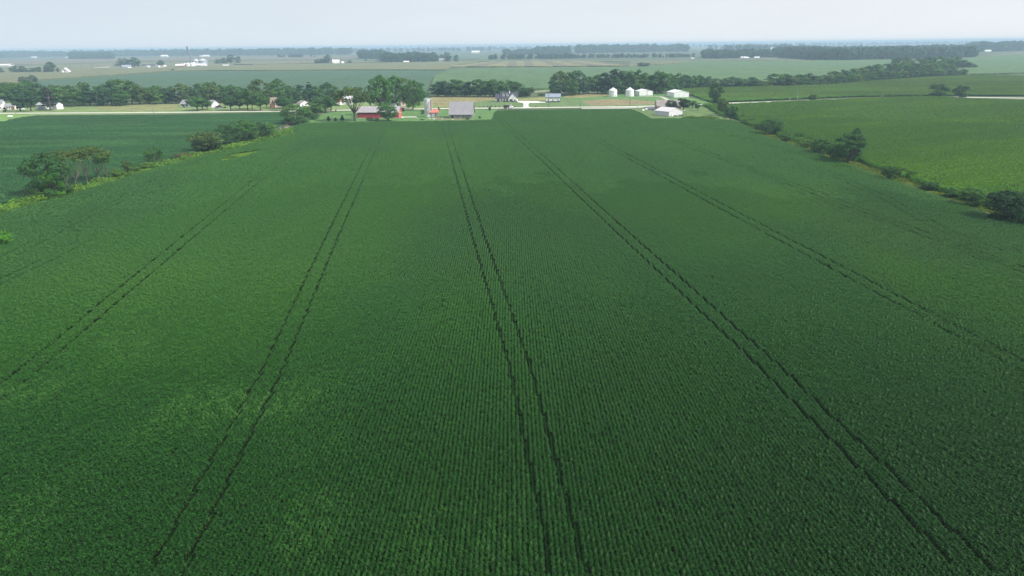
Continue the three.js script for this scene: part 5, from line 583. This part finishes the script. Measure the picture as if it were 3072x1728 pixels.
// ---------------------------------------------------------------- far farms
{
  const g = gabled('white_roofed_barn', 'far old barn with a bright white roof and white doors', 'barn', [-935.38, -1552.52], [-900.73, -1522.25], 14, 3.6, 10.5, B.plank, B.roofWhite, { over: 0.8 }), L = g.L; g.rotation.y -= 0.42; part('barn_door', box(0.1, 6, 2.8, L / 2 + 0.06, 3, 2.2), B.trim, g); part('barn_door', box(0.1, 4, 2, L / 2 + 0.06, 2, -3), B.trim, g); part('lean_to', box(4, 2.4, 4, L / 2 + 2, 1.2, -7), B.white2, g);
}
{
  const h = gabled('far_farmhouse', 'far low farmhouse with grey roof before a clump of trees', 'house', [-976.05, -1892.03], [-959.1, -1905.2], 12, 3.2, 7.5, B.plank, B.roofBlue, { over: 0.6 }); part('porch', box(h.L * 0.4, 2.6, 3, h.L * 0.28, 1.3, 7), B.white, h); part('chimney', box(1, 2, 1, 0, 7.6, 0), B.trim, h);
  for (const [l, a, b, D, e, r, w, f] of [['tiny pale shed right of the far farmhouse trees', [-940.52, -1935.11], [-933.22, -1932.43], 8, 3, 5.5, B.white, B.roofGrey], ['second pale shed right of the far farmhouse trees', [-931.13, -1931.67], [-926.12, -1935.57], 8, 3, 4.8, B.cream, B.roofPale], ['far grey-roofed shed left of the lone round tree', [-907.31, -1922.91], [-898.05, -1919.51], 9, 3.2, 6.2, B.white, B.roofBlue], ['far low building behind the lone round tree', [-899.18, -1925.64], [-888.97, -1927.61], 9, 3, 5, B.cream, B.roofBrown], ['bright white roofed hut right of the lone round tree', [-919.64, -1998.57], [-914.43, -2003], 8, 2.5, 4, B.white, B.roofWhite], ['long far barn with dark roof behind the far farm', [-1033.17, -2110], [-995.74, -2112], 10, 2.6, 4.6, B.plank, B.roofDark]]) { const s = gabled('far_shed', l, 'shed', a, b, D, e, r, w, f, { over: 0.4 }); part('door', box(2, 2.2, 0.1, 0, 1.1, D / 2 + 0.05), B.grey, s); }
  const rb = gabled('red_walled_barn', 'far low barn with white roof and red walls left of the grain bins', 'barn', [-869.04, -1952.28], [-845.69, -1952.39], 14, 4, 7.5, mat(0.32, 0.13, 0.12, 0.8), B.roofWhite, { over: 0.5 }); part('cupola', box(1.6, 2, 1.6, 4, 8.2, 0), B.trim, rb);
  const ws = gabled('long_white_shed', 'long white shed in front of the big far grain bins', 'shed', [-823.57, -1968.03], [-797.86, -1970.36], 14, 4.5, 7.4, B.whiteMetal, B.roofWhite, { over: 0.3 }); part('open_bay', box(ws.L * 0.45, 3, 0.1, -ws.L * 0.2, 1.6, 7.05), B.roofMauve, ws);
  const tr = gabled('greenhouse', 'small bright white long greenhouse alone in the far field', 'greenhouse', [-768.66, -2012], [-752.96, -2016], 8, 1.8, 3.2, B.white2, B.roofWhite, { over: 0.1 }); part('end_door', box(0.1, 1.6, 2, tr.L / 2 + 0.05, 0.8, 0), B.grey, tr);
  for (const [l, u, R, e, c, m] of [['big far grain bin, the largest, on the right', [-837.64, -2056], 11.5, 14.5, 5, B.steel], ['second big far grain bin, left of the largest', [-936.8, -2251], 8.6, 11, 5.5, B.steel], ['small pale far bin next to the red-walled barn', [-868.17, -2029], 5.8, 7, 2.6, B.whiteMetal], ['middle small white far bin under the elevator', [-845.24, -2001], 5.4, 7.5, 2.8, B.whiteMetal], ['right small white far bin behind the long white shed', [-864.41, -2060], 4.8, 7.5, 2.8, B.whiteMetal], ['slim hopper bin beside the red-walled barn', [-871.9, -2018], 2.6, 6.5, 2, B.cream]]) { const g = thing('grain_bin', l, 'grain bin', u[0], u[1]); part('wall', new THREE.CylinderGeometry(R, R, e, 32).translate(0, e / 2, 0), m, g); part('roof', new THREE.ConeGeometry(R + 0.3, c, 32).translate(0, e + c / 2, 0), m === B.steel ? mat(0.50, 0.53, 0.57, 0.5) : B.roofWhite, g); part('roof_cap', cyl(0.9, 0.9, 0.9, 0, e + c - 0.4, 0, 10), B.silver, g); }
  const el = thing('grain_elevator', 'tall thin grain elevator leg with spouts above the far bins', 'elevator', ...[-868.28, -2078]); const H = 52, steel2 = mat(0.22, 0.24, 0.28, 0.6), lean = -9.5;
  part('leg', [bar(V(-8, 0, 0), V(lean - 8, H - 6, 0), 0.75, 0.75, 4), bar(V(-6.2, 0, 0), V(lean - 6.2, H - 6, 0), 0.75, 0.75, 4)], steel2, el); part('head_house', [box(4.2, 4.2, 3.4, lean - 7, H - 4.5, 0), box(2.2, 3, 2.2, lean - 6.6, H - 1.4, 0)], steel2, el); part('spout', bar(V(lean - 6, H - 8, 0), V(5, 18, 0), 0.35, 0.35, 5), steel2, el); part('spout', bar(V(lean - 8, H - 8, 0), V(lean - 16, H - 18, 0), 0.3, 0.3, 5), steel2, el); part('platform', box(5.5, 0.4, 4.5, lean - 7, H - 9, 0), steel2, el); part('guy_wire', bar(V(lean - 6, H - 10, 0), V(20, 10, 0), 0.14, 0.14, 4), steel2, el);
  const wf = gabled('far_white_farm', 'far white barn right of the tall tree', 'barn', [-506.54, -2152], [-488.13, -2159], 14, 6, 10.5, B.white, B.roofWhite, { over: 0.4 }); part('vent', [box(1.2, 1.4, 1.2, -4, 11, 0), box(1.2, 1.4, 1.2, 4, 11, 0)], B.trim, wf); const wg = gabled('far_shed', 'small white sheds right of the far white barn', 'shed', [-484.64, -2170], [-478.01, -2174], 8, 3, 5, B.white, B.roofWhite, { over: 0.3 }); part('door', box(2, 2, 0.1, 0, 1, 4.05), B.grey, wg);
  const lb = gabled('long_far_barn', 'long pale far barn before the leaning tree', 'barn', [-212.46, -2265], [-190.19, -2263], 16, 6, 9, B.cream, B.roofWhite, { over: 0.4 }); part('door', box(3, 3.5, 0.1, 3, 1.75, 8.05), B.grey, lb);
  const ms = thing('long_white_building', 'long low white building cut by the left frame edge', 'building', ...[-1534.59, -2271]); part('wall', box(62, 4, 26, 0, 2, 0), B.white, ms); part('roof', gableRoof(26, 4, 7, 62, 1, 0.3, 'x'), B.roofWhite, ms);
  for (const [l, u, s] of [['tiny white building under the left horizon wood', [-2942, -4670], 1], ['tiny white building right of that, by the dark clump', [-2670, -4554], 0.7], ['white far barn group under the horizon, left of the bins', [-1997.27, -4368], 1.3], ['small white far bin building above the grain bins', [-1753.26, -4295], 0.7], ['white far barn above the grain bins, right one', [-1729.81, -4303], 1.1], ['white far houses before the square wood', [701.08, -2253], 0.55], ['second white far house before the square wood', [707.78, -2249], 0.5], ['third small white far house near the square wood', [740.44, -2251], 0.5], ['white far roof beyond the square wood', [1019.97, -3549], 1.2], ['white far roof beyond the tree line to the right', [1612.52, -4585], 1.6], ['white specks of a far farm under the right edge wood', [1896.1, -2987], 0.8], ['white far building right of the middle field', [-204.02, -4559], 1.6], ['white hut at the end of the lower tree line', [554.91, -2281], 0.3], ['white hut at the left end of the square wood', [591.75, -2287], 0.3], ['white shed before the wide far wood', [-300.11, -2186], 0.5]]) { const g = thing('far_building', l, 'building', u[0], u[1]); part('wall', gableWall(14 * s, 5 * s, 9 * s, 30 * s, 'x'), B.white, g); part('roof', gableRoof(14 * s, 5 * s, 9 * s, 30 * s, 0.6, 0.4, 'x'), B.roofWhite, g); }
  sheet('gravel_lot', [[-904.39, -2543], [-933.09, -2688], [-854.77, -2648], [-758.29, -2568], [-733.98, -2485], [-807.48, -2501], [-844.8, -2480]], 0.6, gravelM);
  sheet('gravel_lot', [[-1044.21, -1889.14], [-1051.37, -1975.85], [-1030.4, -1939.38], [-1026.29, -1856.45]], 2.3, concreteM);
}

// ---------------------------------------------------------------- vehicles, poles, tanks and other things by the road
const steelDark = mat(0.035, 0.037, 0.042, 0.5), paintWhite = mat(0.80, 0.80, 0.80, 0.3), chrome = mat(0.5, 0.5, 0.5, 0.25, { metalness: 0.7 });
function wheelOf(parent, x, y, z, R, w) { const t = part('wheel', new THREE.CylinderGeometry(R, R, w, 18).rotateX(Math.PI / 2).translate(x, y, z), B.rubber, parent); part('rim', new THREE.CylinderGeometry(R * 0.55, R * 0.55, w + 0.04, 14).rotateX(Math.PI / 2).translate(x, y, z), chrome, t); }
function solid(pts, w, y0 = 0) { const s = new THREE.Shape(pts.map(([a, b]) => new THREE.Vector2(a, b))), g = new THREE.ExtrudeGeometry(s, { depth: w - 0.12, bevelEnabled: true, bevelSize: 0.06, bevelThickness: 0.06, bevelSegments: 2 }); return g.translate(0, y0, -(w - 0.12) / 2); }
{ // the dump truck heading right along the road
  const t = thing('dump_truck', 'dump truck with a white cab and dark bed on the road before the white house', 'truck', ...[-1.28, -555.89], 0.005);
  part('frame', [box(7.4, 0.28, 0.9, 0, 0.85, 0)], steelDark, t);
  part('dump_bed', [box(4.5, 0.12, 2.4, -1.55, 1.25, 0), box(4.5, 1.35, 0.1, -1.55, 1.9, 1.2), box(4.5, 1.35, 0.1, -1.55, 1.9, -1.2), box(0.1, 1.35, 2.4, -3.75, 1.9, 0), box(0.1, 1.8, 2.4, 0.68, 2.1, 0)], steelDark, t); for (let i = 0; i < 6; i++) part('side_stake', box(0.12, 1.4, 0.12, -3.6 + i * 0.83, 1.9, 1.28), steelDark, t); part('cab_guard', box(0.9, 0.1, 2.3, 1.0, 3.0, 0), steelDark, t);
  const cab = part('cab', solid([[0.85, 0.9], [3.75, 0.9], [3.75, 1.55], [2.55, 1.85], [2.15, 2.75], [0.85, 2.85]], 2.2), paintWhite, t);
  part('windscreen', box(0.06, 0.9, 1.8, 2.42, 2.25, 0).translate(0, 0, 0), B.glass, t); for (const s of [-1, 1]) part('side_window', box(0.95, 0.62, 0.05, 1.55, 2.32, s * 1.11), B.glass, t);
  part('bumper', box(0.2, 0.3, 2.2, 3.85, 0.75, 0), chrome, t); for (const s of [-1, 1]) { part('headlight', box(0.08, 0.2, 0.3, 3.83, 1.2, s * 0.85), B.trim, t); part('mudguard', new THREE.CylinderGeometry(0.68, 0.68, 0.4, 16, 1, false, -0.2, 3.5).rotateX(Math.PI / 2).translate(2.95, 0.62, s * 0.98), paintWhite, t); }
  for (const s of [-1, 1]) { wheelOf(t, 2.95, 0.52, s * 1.02, 0.52, 0.3); wheelOf(t, -1.6, 0.52, s * 0.98, 0.52, 0.5); wheelOf(t, -2.75, 0.52, s * 0.98, 0.52, 0.5); }
  part('fuel_tank', cyl(0.28, 0.28, 1.1, 0, 0, 0, 12).rotateZ(Math.PI / 2).translate(0.9, 0.75, 1.0), chrome, t);
}
function pickup(name, label, x, z, turn, paint) {
  const t = thing(name, label, 'pickup', x, z, turn);
  part('body', [solid([[-2.7, 0.45], [2.65, 0.45], [2.7, 1.0], [1.45, 1.12], [-0.55, 1.12], [-0.55, 0.75], [-2.55, 0.75], [-2.55, 1.08], [-2.7, 1.08]], 1.9), box(2.0, 0.45, 0.08, -1.6, 0.92, 0.9), box(2.0, 0.45, 0.08, -1.6, 0.92, -0.9)], paint, t);
  part('cab', solid([[-0.5, 1.1], [1.35, 1.1], [0.75, 1.75], [-0.35, 1.78]], 1.7), paint, t); for (const s of [-1, 1]) part('side_window', box(1.0, 0.42, 0.04, 0.2, 1.42, s * 0.87), B.glass, t); part('windscreen', box(0.04, 0.6, 1.4, 0, 0, 0).rotateZ(0.75).translate(1.12, 1.43, 0), B.glass, t);
  for (const s of [-1, 1]) for (const q of [1.75, -1.75]) wheelOf(t, q, 0.38, s * 0.88, 0.38, 0.26); for (const s of [-1, 1]) part('headlight', box(0.05, 0.16, 0.32, 2.74, 0.85, s * 0.7), B.trim, t); part('bumper', [box(0.12, 0.18, 1.85, 2.78, 0.5, 0), box(0.12, 0.18, 1.85, -2.76, 0.5, 0)], chrome, t); return t;
}
pickup('pickup_truck', 'red pickup parked on the drive beside the pale grey garage', ...[102.55, -497.71], 0.35, mat(0.42, 0.035, 0.03, 0.35));
pickup('pickup_truck', 'dark pickup parked at the right end of the long white house', ...[-236.47, -599.53], 0.05, mat(0.02, 0.025, 0.04, 0.3));
function car(label, x, z, turn, paint) { const t = thing('parked_car', label, 'car', x, z, turn); part('body', solid([[-2.2, 0.35], [2.2, 0.35], [2.25, 0.75], [1.2, 0.9], [-2.0, 0.92], [-2.25, 0.8]], 1.75), paint, t); part('cabin', solid([[-1.7, 0.9], [1.2, 0.88], [0.5, 1.4], [-1.2, 1.42]], 1.5), paint, t); for (const s of [-1, 1]) { part('side_window', box(1.8, 0.36, 0.04, -0.3, 1.14, s * 0.77), B.glass, t); part('headlight', box(0.05, 0.14, 0.3, 2.27, 0.65, s * 0.6), B.trim, t); for (const q of [1.4, -1.4]) wheelOf(t, q, 0.32, s * 0.8, 0.32, 0.22); } }
car('white car parked on the lawn right of the white ranch house', ...[-394.8, -596.77], 0.1, paintWhite); car('black car parked before the low red-roofed shed', ...[-140.38, -599.86], 0.1, mat(0.015, 0.016, 0.02, 0.3));
function pole(label, x, z, h, tone, arm = true, r0 = 0.17) { const t = thing('utility_pole', label, 'utility pole', x, z, 0.02); part('pole', bar(V(0, 0, 0), V(0, h, 0), r0, r0 * 0.7, 8), tone, t); if (arm) { part('crossarm', box(2.4, 0.14, 0.14, 0, h - 0.9, 0.14), tone, t); for (const s of [-1, 1]) { part('brace', bar(V(0, h - 1.6, 0.16), V(s * 0.7, h - 0.95, 0.16), 0.03), B.silver, t); part('insulator', cyl(0.06, 0.05, 0.22, s * 1.05, h - 0.83, 0.14, 8), B.trim, t); } part('insulator', cyl(0.06, 0.05, 0.22, 0, h, 0, 8), B.trim, t); } else { part('pole_cap', cyl(r0 * 0.8, r0 * 0.6, 0.15, 0, h, 0, 8), B.silver, t); } }
const poleM = mat(0.19, 0.18, 0.165, 0.9), poleDark = mat(0.075, 0.075, 0.065, 0.9), poleGreen = mat(0.33, 0.38, 0.33, 0.8);
for (const [l, x, z, h, m, a] of [['tall pole with crossarms in front of the purplish spruce', -351.16, -564.3, 11.94, poleM, 1], ['tall pole on the dry lawn right of the left belt', -290.48, -566.29, 9.81, poleM, 1], ['pale pole by the road, right of the dark pickup', -209.51, -549.68, 5.03, poleGreen, 0], ['thin pole by the road at the right end of the long white house', -223.3, -555.05, 5.86, poleGreen, 0], ['pale thin pole in the meadow right of the silo', -55.16, -573.74, 6.16, poleGreen, 0], ['dark pole beside the metal garage', 29.54, -564, 10, poleDark, 1], ['dark short pole by the road right of the metal garage', 52.79, -553.29, 4.26, poleDark, 0], ['thin pole before the right white bin', 92.92, -571.22, 8.5, poleDark, 0], ['pale pole with a light by the road near the asphalt drive', 95.11, -547.71, 7.57, poleGreen, 0], ['tall thin pole beside the white machine shed by the bins', 126.71, -680.58, 7.45, poleM, 0], ['short pale pole by the right road, left of two', 227, -598.36, 4.06, poleGreen, 0], ['tall pale pole by the right road, right of two', 233.69, -600.66, 8.54, poleGreen, 0], ['short pale post by the far right road', 311.81, -619.33, 2.6, poleGreen, 0], ['thin post on the lawn edge left of the purplish spruce', -372.64, -555.15, 3.06, poleM, 0], ['thin post by the road on the left field side', -266, -549.12, 5.32, poleM, 0]]) pole(l, x, z, h, m, a);
// far poles along the far left road
for (let i = 0; i < 4; i++) { const q = [[-1112.39, -1899.64], [-1095.21, -1920.73], [-1099.53, -1978.87], [-1100.64, -2087]][i]; pole('far utility pole along the left country road, ' + ordinal[i] + ' from the left', q[0], q[1], 11, poleDark, true, 0.35); }
function propane(label, x, z, turn, L, R) { const t = thing('propane_tank', label, 'tank', x, z, turn); part('tank', [new THREE.CylinderGeometry(R, R, L, 18).rotateZ(Math.PI / 2).translate(0, R + 0.35, 0), ...[-1, 1].map((s) => new THREE.SphereGeometry(R, 16, 10).scale(0.7, 1, 1).translate(s * L / 2, R + 0.35, 0))], B.white2, t); for (const s of [-1, 1]) part('foot', box(0.25, 0.5, R * 1.3, s * L * 0.3, 0.25, 0), B.concrete, t); part('valve_dome', cyl(0.2, 0.2, 0.25, 0, R * 2 + 0.3, 0, 10), B.white2, t); }
propane('white propane tank on the grass at the left road corner', ...[-357.52, -525.93], 0.1, 2.6, 0.55); propane('white propane tank on the lawn left of the asphalt drive', ...[94.34, -520.92], 0.5, 1.3, 0.45);
{ const t = thing('hay_bale_wrap', 'white wrapped round bale by the asphalt drive', 'bale', ...[98.73, -532.77]); part('wrap', new THREE.CylinderGeometry(0.62, 0.62, 1.1, 18).rotateX(1.3).translate(0, 0.62, 0), B.white2, t); }
// yard bits on the farm
{
  const t = thing('concrete_slab', 'pale concrete slab on the grass right of the red barn', 'slab', ...[-68.64, -496.6], 0.02); part('slab', box(10.39, 0.22, 3.0, 0, 0.1, 0), concreteM, t);
  for (const [l, x, z, w, d, a] of [['loose flat stone beside the pale concrete slab', -61.66, -487.42, 1.0, 1.0, 0.3], ['pale broken concrete in front of the red-roofed shed, left piece', -53, -483.04, 1.1, 1.8, 0.6], ['pale broken concrete in front of the red-roofed shed, middle piece', -50.23, -481.61, 2.0, 1.2, 0.3], ['flat pale stone in the bare earth between shed and grey barn', -44.48, -480.96, 1.0, 0.9, 0.1], ['pale flat stones in front of the grey barn', -37.31, -475.73, 1.6, 0.7, 0.0], ['small pale slab at the right corner of the red barn', -72.32, -492.33, 1.5, 1.6, 0.1]]) { const s = thing('flat_stone', l, 'stone', x, z, a); part('stone', new THREE.CylinderGeometry(0.5, 0.55, 0.25, 7).scale(w, 1, d).translate(0, 0.1, 0), concreteM, s); }
  // fence along the field corner
  const f = thing('wooden_fence', 'weathered wooden fence along the track at the left field corner', 'fence', 0, 0), A = [-134.93, -420.44], Z = [-137.13, -457.3], n = 12; const P2 = (k) => V(A[0] + (Z[0] - A[0]) * k / n, 0, A[1] + (Z[1] - A[1]) * k / n);
  f.position.set(A[0], 0, A[1]); for (let k = 0; k <= n; k++) { const p = P2(k).sub(f.position); part('post', box(0.16, 1.35, 0.16, p.x, 0.66, p.z), B.wood, f); if (k < n) for (const y of [0.45, 0.8, 1.15]) { const q = P2(k + 1).sub(f.position); part('rail', bar(p.clone().setY(y), q.setY(y), 0.06, 0.06, 5), mat(0.27, 0.245, 0.21, 0.9), f); } }
  const g = thing('wire_fence', 'line of pale fence posts along the brush at the right farm', 'fence', 0, 0), C = [147.95, -548.19], D = [136.68, -468.2]; g.position.set(C[0], 0, C[1]); let prev; for (let k = 0; k <= 11; k++) { const p = V((D[0] - C[0]) * k / 11, 0, (D[1] - C[1]) * k / 11); part('post', box(0.14, 1.4, 0.14, p.x, 0.7, p.z), mat(0.36, 0.34, 0.29, 0.9), g); if (prev) for (const y of [0.6, 1.2]) part('wire', bar(prev.clone().setY(y), p.clone().setY(y), 0.012, 0.012, 4), B.silver, g); prev = p; }
  const h = thing('dead_limb', 'broken pale dead limb sticking up behind the red barn', 'dead branch', ...[-92.86, -512.57]); part('limb', [bar(V(0, 0, 0), V(-0.6, 6.5, 0), 0.28, 0.2), bar(V(-0.6, 6.5, 0), V(-2.8, 9.6, 0.3), 0.2, 0.08), bar(V(-0.5, 5.8, 0), V(0.6, 8.6, 0.2), 0.16, 0.06), bar(V(-1.6, 8.0, 0.1), V(-3.4, 8.3, 0.2), 0.1, 0.04), bar(V(-2.2, 8.9, 0.2), V(-2.0, 10.4, 0.2), 0.08, 0.03)], paleBark, h);
}
// overhead wires along the road on the left
{ const w = thing('power_line', 'thin overhead wires running along the left road', 'wires', 0, 0); const p = [[-444.66, -568.04, 11.5], [-351.16, -564.3, 11.6], [-290.48, -566.29, 10.4], [-209.51, -549.68, 6]]; w.position.set(p[0][0], 0, p[0][1]); for (let i = 0; i + 1 < 3; i++) for (const o of [-1, 1]) { const s = V(p[i][0] - p[0][0] + o, p[i][2] - 0.7, p[i][1] - p[0][1]), e = V(p[i + 1][0] - p[0][0] + o, p[i + 1][2] - 0.7, p[i + 1][1] - p[0][1]), m = s.clone().lerp(e, 0.5).add(V(0, -0.8, 0)); part('wire', new THREE.TubeGeometry(new THREE.QuadraticBezierCurve3(s, m, e), 12, 0.02, 4), B.dark, w); } }

renderer.render(scene, camera);
